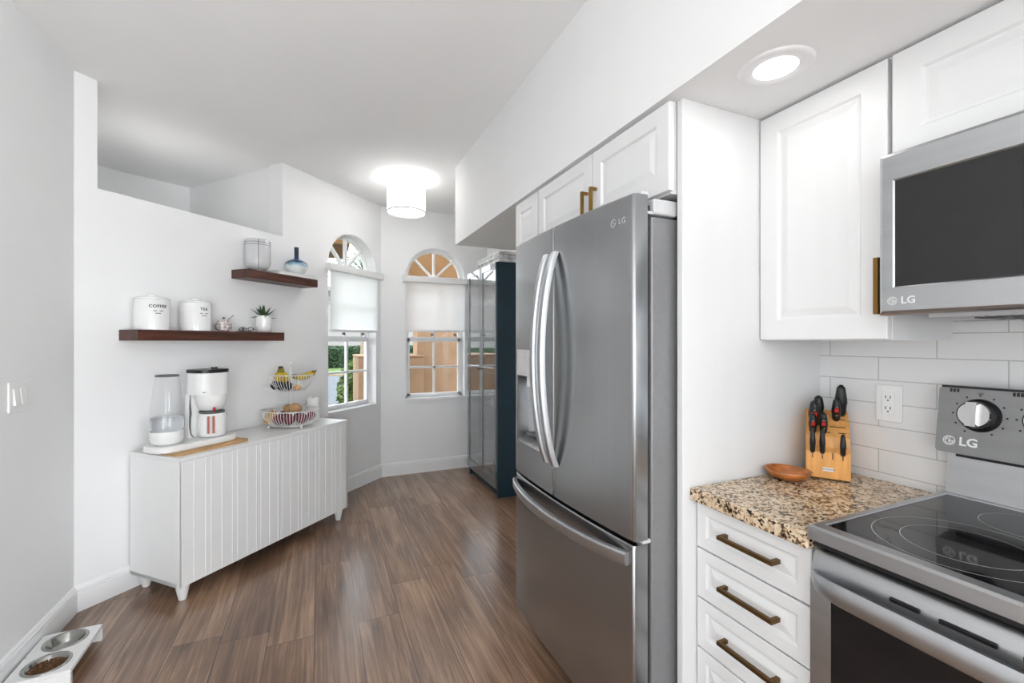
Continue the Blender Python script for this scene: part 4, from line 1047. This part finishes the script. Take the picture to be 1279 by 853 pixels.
# fruit basket ------------------------------------------------------------
FBt, FBn = 1.118, .228
def fbv(r, d, z):        # r = sideways seen from the kitchen, d = depth, local to the basket
    return Vector((r * .366 + d * .93, -r * .93 + d * .366, z))
def fruit_basket():
    root = thing('fruit_basket', 'two tier white wire fruit basket on the sideboard', 'basket', onside(FBt, FBn), RZ)
    def ell(a, b, z, n=56): return [(a * cos(2 * pi * i / n), b * sin(2 * pi * i / n), z) for i in range(n)]
    def bask(bm, z0, z1, a0, b0, a1, b1, n, rw=.0019):
        tube(bm, ell(a1, b1, z1), .0030, 6, closed=True); tube(bm, ell(a0, b0, z0), .0030, 6, closed=True)
        for i in range(n):
            a = 2 * pi * i / n; pts = []
            for k in range(8):
                s = k / 7; e = sin(min(1, s * 1.25) * pi / 2) * 1.04 - .04 * s
                if s > .8: e = e - (s - .8) * .12
                pts.append(((a0 + (a1 - a0) * e) * cos(a), (b0 + (b1 - b0) * e) * sin(a), z0 + (z1 - z0) * s))
            tube(bm, pts, rw, 5)
        for k in range(-5, 6):
            x = a0 * k / 6; y = b0 * sqrt(1 - (k / 6) ** 2); tube(bm, [(x, -y, z0), (x, y, z0)], rw, 5)
    part('lower_basket', lambda b: bask(b, .020, .122, .125, .145, .172, .196, 60), M['white'], root, True)
    part('upper_basket', lambda b: bask(b, .258, .372, .085, .105, .134, .155, 46), M['white'], root, True)
    part('pole', lambda b: (tube(b, [(0, 0, .018), (0, 0, .44)], .0048, 10), lathe(b, [(0, .44), (.008, .444), (.010, .452), (.006, .460), (0, .462)], 14), tube(b, [(0, -.105, .2585), (0, .105, .2585)], .003, 6)), M['white'], root, True)
    for r, d in ((-.115, -.085), (.115, -.085), (-.115, .085), (.115, .085)):
        p = fbv(r, d, 0)
        part('foot', lambda b: (lathe(b, [(0, 0), (.008, .002), (.010, .010), (.007, .018), (0, .022)], 12, (p.x, p.y, 0))), M['white'], root, True)
fruit_basket()
def fb(r, d, z): # basket local -> world
    return onside(FBt, FBn) + Matrix.Rotation(RZ, 4, 'Z') @ fbv(r, d, z)
VR = -TH                                      # local x of a fruit runs sideways for the viewer
def blob(name, label, cat, loc, r, m, group, sc=(1, 1, 1), rz=0, tilt=0, bumpy=.04, seed=0, pear=0):
    root = thing(name, label, cat, loc, rz, group); rnd = random.Random(seed + 11)
    def f(bm):
        bmesh.ops.create_icosphere(bm, subdivisions=3, radius=1)
        ph = [rnd.uniform(0, 6) for _ in range(3)]
        rt = Matrix.Rotation(tilt, 3, 'Y')
        for v in bm.verts:
            c = v.co.copy(); k = 1 + bumpy * (sin(2.1 * c.x + ph[0]) + sin(2.7 * c.y + ph[1]) + sin(1.7 * c.z + ph[2])) / 2
            q = 1 - pear * max(0, c.x) * .6
            v.co = rt @ Vector((c.x * r * sc[0] * k, c.y * r * sc[1] * k * q, c.z * r * sc[2] * k * q))
    part('skin', f, m, root, True)
    def nub(bm):
        e = Matrix.Rotation(tilt, 3, 'Y') @ Vector((r * sc[0] * .97, 0, 0)); d = e.normalized()
        tube(bm, [e - d * .004, e + d * .005], [.0045, .003], 8)
    part('stem_end', nub, M['bananatip'], root, True)
    return root
def banana_bunch(loc, rot, label, n, R_, arc):
    root = thing('banana_bunch', label, 'bananas', loc, 0); root.rotation_euler = rot
    for k in range(n):
        yk = (k - (n - 1) / 2) * .036
        def P(s):
            th = .05 + arc * s; y = yk * min(1, s * 3.2) ** .8
            return Vector((R_ * (1 - cos(th)) + .004 * abs(k - 1), y, -R_ * sin(th)))
        def f(bm):
            pts = [P(i / 16) for i in range(17)]; rads = []
            for i in range(17):
                q = i / 16
                rads.append(.0195 * (.62 + .38 * min(1, q / .20)) * (1 if q < .80 else max(.30, 1 - ((q - .80) / .2) ** 1.6 * .7)))
            tube(bm, pts, rads, 6)
        bn = part('banana', f, M['banana'], root, True)
        part('tip', lambda b: tube(b, [P(.995), P(1.05)], [.0062, .0045], 6), M['bananatip'], bn)
    part('stem', lambda b: tube(b, [(.002, 0, -.014), (0, 0, .006), (-.003, 0, .018)], [.020, .016, .013], 10, flat=1.4), M['bananagreen'], root, True)
    part('stem_end', lambda b: tube(b, [(-.003, 0, .0175), (-.005, 0, .030)], [.0140, .012], 8, flat=1.3), M['bananatip'], root)
banana_bunch(fb(-.078, .01, .400), (0, radians(4), VR + pi / 2), 'yellow banana bunch standing stem up at the left of the upper basket', 3, .115, 1.05)
banana_bunch(fb(.005, .05, .352), (0, radians(-72), VR + .10), 'banana bunch lying at the right of the upper basket', 3, .125, 1.10)
for i, (r, d, lb) in enumerate(((-.088, -.045, 'dark avocado at the left end of the upper basket'), (-.038, -.068, 'dark avocado in the front middle of the upper basket'), (.016, -.070, 'dark avocado right of the other two in the upper basket'))):
    blob('avocado', lb, 'avocado', fb(r, d, .298), .033, M['avocado'], 'avocados in the upper basket', (.85, 1.2, 1.0), VR + .25 * i, -.3, .03, seed=i, pear=.25)
blob('orange_fruit', 'small orange fruit low at the right of the upper basket', 'fruit', fb(.072, -.055, .284), .024, M['orange'], None, (1.1, 1, .9), VR, 0, .03, seed=9)
for i, (r, d, z, tl, lb) in enumerate(((-.150, -.02, .072, -1.0, 'yellow squash leaning at the left of the lower basket'), (-.098, -.085, .076, -.9, 'yellow squash second from the left in the lower basket'))):
    blob('squash', lb, 'squash', fb(r, d, z), .030, M['sweet'], 'yellow squash in the lower basket', (1.75, .9, .9), VR, tl, .03, seed=20 + i, pear=.4)
for i, (r, d, z, rr, lb) in enumerate(((.042, -.02, .132, .037, 'tan potato on top of the onions in the lower basket'), (-.035, .045, .118, .034, 'tan potato behind the pole in the lower basket'))):
    blob('potato', lb, 'potato', fb(r, d, z), rr, M['potato'], 'potatoes in the lower basket', (1.15, .95, .92), VR + .4, .3, .07, seed=30 + i)
for i, (r, d, z, rr, lb) in enumerate(((-.038, -.105, .064, .037, 'dark red onion in the front middle of the lower basket'), (.040, -.105, .064, .038, 'dark red onion right of the middle one at the front'), (.110, -.06, .066, .037, 'dark red onion at the right end of the lower basket'), (.135, .03, .068, .033, 'dark red onion at the back right of the lower basket'), (-.09, .075, .064, .036, 'dark red onion at the back left of the lower basket'), (.03, .06, .062, .036, 'dark red onion deep in the back of the lower basket'))):
    blob('red_onion', lb, 'onion', fb(r, d, z), rr, M['redonion'], 'red onions in the lower basket', (1.0, 1.0, .95), .7 * i, -1.2, .03, seed=40 + i)
wc = thing('candle', 'white pillar candle behind the fruit basket', 'candle', onside(1.346, .204), RZ)
part('wax', lambda b: lathe(b, [(0, 0), (.040, 0), (.042, .004), (.042, .172), (.039, .176), (0, .172)], 32), M['white'], wc, auto=40)
part('wick', lambda b: tube(b, [(0, 0, .170), (.001, 0, .184)], .0015, 6), M['black'], wc)

# ------------------------------------------------------------------ floating shelves and what stands on them
def shelf(t0, t1, z1, z0, label, dep=.165):
    o = Wd(t0, 0, z0); root = thing('floating_shelf', label, 'shelf', o, RZ, None)
    part('plank', lambda b: box(b, (0, -dep, 0), (t1 - t0, -.0005, z1 - z0), .002), M['walnut'], root)
shelf(.19, 1.118, 1.436, 1.377, 'long dark walnut floating shelf holding the canisters')
shelf(.834, 1.432, 1.860, 1.800, 'short dark walnut floating shelf holding the blue vase')
LS, US = 1.436, 1.860
def canister(t, n, word, label, r, h, deg):
    o = Wd(t, n, LS); root = thing('canister', label, 'canister', o, 0, None)
    bd = part('jar', lambda b: lathe(b, [(0, 0), (r - .003, 0), (r, .003), (r, h - .003), (r - .002, h), (0, h)], 48), M['ceramic'], root, auto=40)
    ld = part('lid', lambda b: lathe(b, [(r * .97, h + .0005), (r * 1.0, h + .002), (r * 1.0, h + .008), (r * .9, h + .012), (r * .55, h + .013), (r * .3, h + .016), (r * .3, h + .024), (r * .24, h + .028), (0, h + .029)], 48), M['ceramic'], root, auto=40)
    ang = atan2(-o.y, -o.x) + radians(deg)            # towards the viewer, turned right
    def wrap(p, z): a = ang + p.x / r; return Vector((cos(a) * (r + .0006 + p.z), sin(a) * (r + .0006 + p.z), z + p.y))
    def txt(bm):
        add_text(bm, word, .0225, lambda p: wrap(p, h * .77), extrude=.0002, bold=.0006, spacing=1.12)
        for k, (dz, ws) in enumerate(((.62, (-.022, -.006, .006, .024)), (.54, (-.014, .014)))):
            for a, c in zip(ws[::2], ws[1::2]):
                n_ = 5
                for i in range(n_):
                    x0 = a + (c - a) * i / n_; x1 = a + (c - a) * (i + .7) / n_
                    bm.faces.new([bm.verts.new(wrap(Vector((x, y, 0)), h * dz)) for x, y in ((x0, -.0025), (x1, -.0025), (x1, .0025), (x0, .0025))])
    part('lettering', txt, M['print'], bd)
canister(.305, .083, 'COFFEE', 'white ceramic canister reading COFFEE on the lower shelf', .0815, .170, 20)
canister(.545, .083, 'TEA', 'white ceramic canister reading TEA on the lower shelf', .0815, .170, 31)
def sugar():
    root = thing('sugar_bowl', 'small round patterned sugar bowl with spoon next to the tea canister', 'sugar bowl', Wd(.713, .095, LS), RZ)
    part('pot', lambda b: lathe(b, [(0, 0), (.026, 0), (.040, .012), (.047, .032), (.043, .055), (.032, .066), (0, .067)], 32), M['sugar'], root, True)
    ld = part('lid', lambda b: lathe(b, [(.033, .0665), (.030, .074), (.016, .080), (0, .081)], 32), M['sugar'], root, True)
    part('knob', lambda b: lathe(b, [(0, .080), (.004, .081), (.008, .088), (.005, .094), (0, .095)], 16), M['greyp'], ld, True)
    part('spoon', lambda b: tube(b, [(.018, -.005, .070), (.045, -.008, .095), (.058, -.010, .108)], [.0022, .002, .003], 6), M['greyp'], root)
    part('handle', lambda b: tube(b, [(-.040, 0, .045), (-.058, 0, .040), (-.056, 0, .018), (-.038, 0, .012)], .004, 8), M['greyp'], root, True)
sugar()
def glasses():
    root = thing('eyeglasses', 'small dark folded eyeglasses between the sugar bowl and the plant pot', 'eyeglasses', Wd(.862, .115, LS), RZ)
    def fr(bm):
        for x in (-.030, .030):
            tube(bm, [(x + .022 * cos(a), .004 * sin(a) - .0, .017 + .015 * sin(a)) for a in [2 * pi * i / 20 for i in range(20)]], .0022, 6, closed=True)
        tube(bm, [(-.009, 0, .020), (0, -.002, .024), (.009, 0, .020)], .002, 6)
    part('frame', fr, M['black'], root)
    part('temple', lambda b: tube(b, [(-.052, 0, .022), (-.050, .018, .010), (.045, .022, .003), (.058, .026, .002)], .0022, 6), M['black'], root)
    part('temple', lambda b: tube(b, [(.052, 0, .022), (.050, .024, .012), (-.045, .028, .003), (-.058, .032, .002)], .0022, 6), M['black'], root)
    part('lens', lambda b: [lathe(b, [(0, 0), (.021, 0), (.021, .0008), (0, .0008)], 20, (x, 0, 0)) or None for x in ()] or tube(b, [(-.030, .0005, .017), (-.030, -.0005, .017)], .012, 16), M['greyp'], root)
glasses()
def succulent():
    root = thing('potted_succulent', 'green spiky succulent in a white pot at the end of the lower shelf', 'plant', Wd(1.005, .094, LS), RZ)
    part('pot', lambda b: lathe(b, [(0, .010), (.038, .010), (.050, .018), (.053, .045), (.054, .118), (.050, .118), (.049, .100), (0, .098)], 40), M['ceramic'], root, auto=50)
    part('saucer', lambda b: lathe(b, [(0, 0), (.044, 0), (.054, .010), (.051, .011), (.042, .005), (0, .005)], 40), M['ceramic'], root, auto=50)
    def leaves(bm):
        rnd = random.Random(3)
        for i in range(16):
            ring = i // 6; a = 2 * pi * (i % 6) / 6 + ring * .5; el = radians((12, 42, 72)[min(2, ring)] + rnd.uniform(-6, 6)); L_ = (.091, .108, .100)[min(2, ring)]
            d = Vector((cos(a) * cos(el), sin(a) * cos(el), sin(el))); s = Vector((-sin(a), cos(a), 0)); u = d.cross(s) * -1
            prev = None
            for k in range(7):
                q = k / 6; wv = .0160 * (1 - q) ** .7 * (.75 + .9 * q * (1 - q)) + .0003; p = Vector((0, 0, .100)) + d * (L_ * q) + Vector((0, 0, -.012 * q * q * (1 if ring == 0 else 0)))
                row = [bm.verts.new(p + s * wv), bm.verts.new(p + u * wv * .3), bm.verts.new(p - s * wv), bm.verts.new(p - u * wv * .45)]
                if prev:
                    for m_ in range(4): bm.faces.new((prev[m_], prev[(m_ + 1) % 4], row[(m_ + 1) % 4], row[m_]))
                prev = row
    part('leaves', leaves, M['leaf'], root, True)
succulent()
def lined_jar():
    root = thing('jar', 'grey glazed jar with thin black lines on the upper shelf', 'jar', Wd(.968, .083, US), RZ)
    r = .080
    prof = [(0, .012), (.040, .012), (.060, .018), (.074, .036), (r, .062), (r, .216), (.075, .222), (0, .222)]
    bd = part('vessel', lambda b: lathe(b, prof, 48), M['smoke'], root, auto=60)
    part('foot', lambda b: lathe(b, [(0, 0), (.034, 0), (.034, .0125), (0, .0125)], 32), M['smoke'], root)
    def lines(bm):
        for z in (.182, .198): lathe(bm, [(r + .0004, z), (r + .001, z + .0012), (r + .0004, z + .0024)], 48)
        a = radians(-126)
        pts = [(.0, .216)] if False else []
        for rr, z in ((.0605, .018), (.0745, .036), (r + .0005, .062), (r + .0005, .15), (r + .0005, .217)): pts.append((rr * cos(a), rr * sin(a), z))
        tube(bm, pts, .0014, 5)
    part('line_decor', lines, M['print'], bd)
lined_jar()
bk = thing('book', 'white book lying flat under the blue vase on the upper shelf', 'book', Wd(1.245, .085, US), RZ)
part('cover', lambda b: (box(b, (-.17, -.076, 0), (.17, .072, .0022)), box(b, (-.17, -.076, .0238), (.17, .072, .026)), box(b, (-.17, .070, 0), (.17, .072, .026))), M['white'], bk)
part('pages', lambda b: box(b, (-.167, -.072, .0022), (.167, .070, .0238)), M['cloth'] if False else M['pale'], bk)
vz = thing('vase', 'small blue and white long necked vase on the white book', 'vase', Wd(1.30, .084, US + .026), RZ); vz.scale = (1.27, 1.27, 1.33)
part('body', lambda b: lathe(b, [(0, 0), (.032, 0), (.046, .012), (.060, .034), (.064, .052), (.060, .066), (.040, .080), (.018, .088), (.0125, .098), (.0125, .150), (.0135, .158), (.0095, .158), (.0085, .10), (0, .09)], 40), M['vase'], vz, True)

# ------------------------------------------------------------------ navy display cabinet (front faces -X)
def display_cab():
    x0, y0, y1, H_ = 1.415, 3.612, 4.412, 2.072
    o = Vector((x0, y0, 0)); q = lambda x, y, z: Vector((x, y, z)) - o
    root = thing('display_cabinet', 'tall navy blue display cabinet with glass doors by the end wall', 'cabinet', o)
    X1 = KX - .004
    def body(bm):
        box(bm, q(x0 + .022, y0, 0), q(X1, y0 + .018, H_), .001); box(bm, q(x0 + .022, y1 - .018, 0), q(X1, y1, H_), .001)
        box(bm, q(x0 + .022, y0 + .018, H_ - .02), q(X1, y1 - .018, H_)); box(bm, q(x0 + .022, y0 + .018, .06), q(X1, y1 - .018, .08)); box(bm, q(X1 - .006, y0 + .018, .06), q(X1, y1 - .018, H_ - .02))
        box(bm, q(x0 + .05, y0 + .018, 0), q(x0 + .065, y1 - .018, .06))
    part('body', body, M['navy'], root)
    for z in (.44, .76, 1.105, 1.42, 1.74):
        part('shelf', lambda b: box(b, q(x0 + .04, y0 + .02, z), q(X1 - .008, y1 - .02, z + .018)), M['wood_in'], root)
    ym = (y0 + y1) / 2
    for a, c, lb in ((y0 + .002, ym - .0015, 'door nearer the refrigerator'), (ym + .0015, y1 - .002, 'door nearer the window')):
        def frm(bm):
            st = .052
            box(bm, q(x0, a, .085), q(x0 + .02, a + st, H_ - .004), .002); box(bm, q(x0, c - st, .085), q(x0 + .02, c, H_ - .004), .002)
            box(bm, q(x0, a + st, H_ - .004 - st), q(x0 + .02, c - st, H_ - .004), .002); box(bm, q(x0, a + st, .085), q(x0 + .02, c - st, .085 + .09), .002); box(bm, q(x0, a + st, 1.085), q(x0 + .02, c - st, 1.135), .002)
        d = part('door', frm, M['navyf'], root, label=lb)
        part('glass', lambda b: box(b, q(x0 + .008, a + .05, .17), q(x0 + .012, c - .05, H_ - .05)), M['cabglass'], d)
        kx = c - .026 if a < ym - .1 else a + .026
        part('knob', lambda b: (tube(b, [q(x0, kx, 1.11), q(x0 - .014, kx, 1.11), q(x0 - .020, kx, 1.11)], [.004, .006, .008], 12)), M['black'], d, True)
    return x0, y0, y1, H_
CX0, CY0, CY1, CH = display_cab()
plate = None
def dish(label, x, y, z, kind, group):
    root = thing(kind, label, 'dishes', (x, y, z), 0, group)
    if kind == 'plate_stack': part('plates', lambda b: [lathe(b, [(0, k * .009), (.06, k * .009), (.10, k * .009 + .012), (.098, k * .009 + .015), (.06, k * .009 + .004), (0, k * .009 + .004)], 32) for k in range(5)], M['ceramic'], root, True)
    elif kind == 'bowl': part('bowl', lambda b: lathe(b, [(0, 0), (.035, 0), (.07, .03), (.082, .065), (.079, .065), (.066, .032), (.03, .006), (0, .006)], 32), M['ceramic'], root, True)
    else: part('vessel', lambda b: lathe(b, [(0, 0), (.034, 0), (.038, .01), (.040, .12), (.038, .12), (.036, .01), (0, .008)], 24), M['clear'], root, True)
for args in (('white bowl on the second shelf of the navy cabinet, nearer door', 1.55, 3.80, .458, 'bowl', None), ('white plate stack on the bottom shelf of the navy cabinet', 1.56, 4.20, .08, 'plate_stack', None), ('white plate stack on the third shelf of the navy cabinet', 1.56, 3.82, .778, 'plate_stack', None), ('white bowl on the bottom of the navy cabinet near the fridge', 1.55, 3.80, .08, 'bowl', None)): dish(*args)
for k, (y, z) in enumerate(((4.08, .458), (4.20, .458), (4.30, .458), (4.08, .778), (4.2, .778), (3.75, 1.123), (3.87, 1.123), (4.12, 1.123), (4.25, 1.123))): dish('clear drinking glass inside the navy cabinet', 1.56, y, z, 'drinking_glass', 'glasses in the navy cabinet')
bl = thing('folded_blanket', 'pale grey patterned fabric bundle on top of the navy cabinet', 'blanket', (1.565, 3.88, CH), 0)
def blanket(bm):
    rnd = random.Random(2)
    for k in range(3):
        bmesh.ops.create_grid(bm, x_segments=1, y_segments=1, size=.001) if False else None
        box(bm, (-.125 + rnd.uniform(0, .01), -.26, k * .034), (.13, .32 + rnd.uniform(-.02, .02), k * .034 + .033), .013, 3)
part('fabric', blanket, M['cloth'], bl, True)

# ------------------------------------------------------------------ pet feeder
PFX, PFY, PFR = -1.008, 2.472, radians(2)
def feeder():
    root = thing('pet_feeder', 'low white pet feeder stand with two bowl holes by the left wall', 'pet feeder', (PFX, PFY, 0), PFR)
    hx, hy, zt = .100, .160, .07
    cs = ((0, .080), (0, -.080)); Rr = .068
    def top(bm):
        # plate with two round holes made from two ring-to-rectangle fans
        for cx, cy in cs:
            n = 48; y0, y1 = (0, hy) if cy > 0 else (-hy, 0)
            for z in (zt, zt - .014):
                A = []; B = []
                for i in range(n):
                    a = 2 * pi * i / n; dx, dy = cos(a), sin(a)
                    A.append(bm.verts.new((cx + Rr * dx, cy + Rr * dy, z)))
                    tmax = min((hx / abs(dx)) if abs(dx) > 1e-6 else 9, ((y1 - cy) / dy if dy > 1e-6 else ((y0 - cy) / dy if dy < -1e-6 else 9)))
                    B.append(bm.verts.new((cx + tmax * dx, cy + tmax * dy, z)))
                for i in range(n): bm.faces.new((A[i], A[(i + 1) % n], B[(i + 1) % n], B[i]))
                if z == zt: A0, B0_ = A, B
            for i in range(n):
                bm.faces.new((A0[i], A0[(i + 1) % n], A[(i + 1) % n], A[i])); bm.faces.new((B0_[i], B0_[(i + 1) % n], B[(i + 1) % n], B[i]))
        merge_fix(bm)
    part('top', top, M['side'], root)
    for s in (-1, 1):
        part('leg', lambda b: prism(b, [(-hx, 0), (-hx + .03, 0), (-hx + .035, .012), (hx - .035, .012), (hx - .03, 0), (hx, 0), (hx, zt - .0145), (-hx, zt - .0145)], lambda x, z: (x, s * (hy - .016), z), lambda x, z: (x, s * hy, z)), M['side'], root)
    return cs
cs = feeder()
def petbowl(cx, cy, label):
    p = Matrix.Rotation(PFR, 3, 'Z') @ Vector((cx, cy, 0)); root = thing('pet_bowl', label, 'bowl', (PFX + p.x, PFY + p.y, .07), 0, None)
    part('bowl', lambda b: lathe(b, [(.0745, .0005), (.0745, .003), (.066, .0045), (.062, .002), (.050, -.030), (.046, -.034), (0, -.034), (0, -.036), (.048, -.036), (.052, -.031), (.064, .0008), (.0745, .0005)], 48), M['bowlsteel'], root, True)
    return root.location
petbowl(*cs[0], 'empty stainless pet bowl farther along the feeder stand')
l2 = petbowl(*cs[1], 'stainless pet bowl filled with brown kibble, nearer on the stand')
def kib(bm):
    rnd = random.Random(8)
    for i in range(420):
        a = rnd.uniform(0, 2 * pi); r = .056 * sqrt(rnd.random()); z = -.016 + .008 * (1 - (r / .056) ** 2) + rnd.uniform(-.003, .003)
        if r > .050: z = max(z, -.012)
        m_ = Matrix.Translation((r * cos(a), r * sin(a), z)) @ Matrix.Rotation(rnd.uniform(0, 6), 4, Vector((rnd.random(), rnd.random(), .3)).normalized()) @ Matrix.Diagonal((.0042, .0042, .0026, 1))
        bmesh.ops.create_icosphere(bm, subdivisions=1, radius=1, matrix=m_)
    lathe(bm, [(0, -.018), (.053, -.018), (.050, -.028), (0, -.030)], 24)
kb = part('kibble', kib, M['kibble'], None); kb.location = l2
tag(kb, 'brown dry kibble heaped in the nearer pet bowl', 'pet food', None, 'stuff')
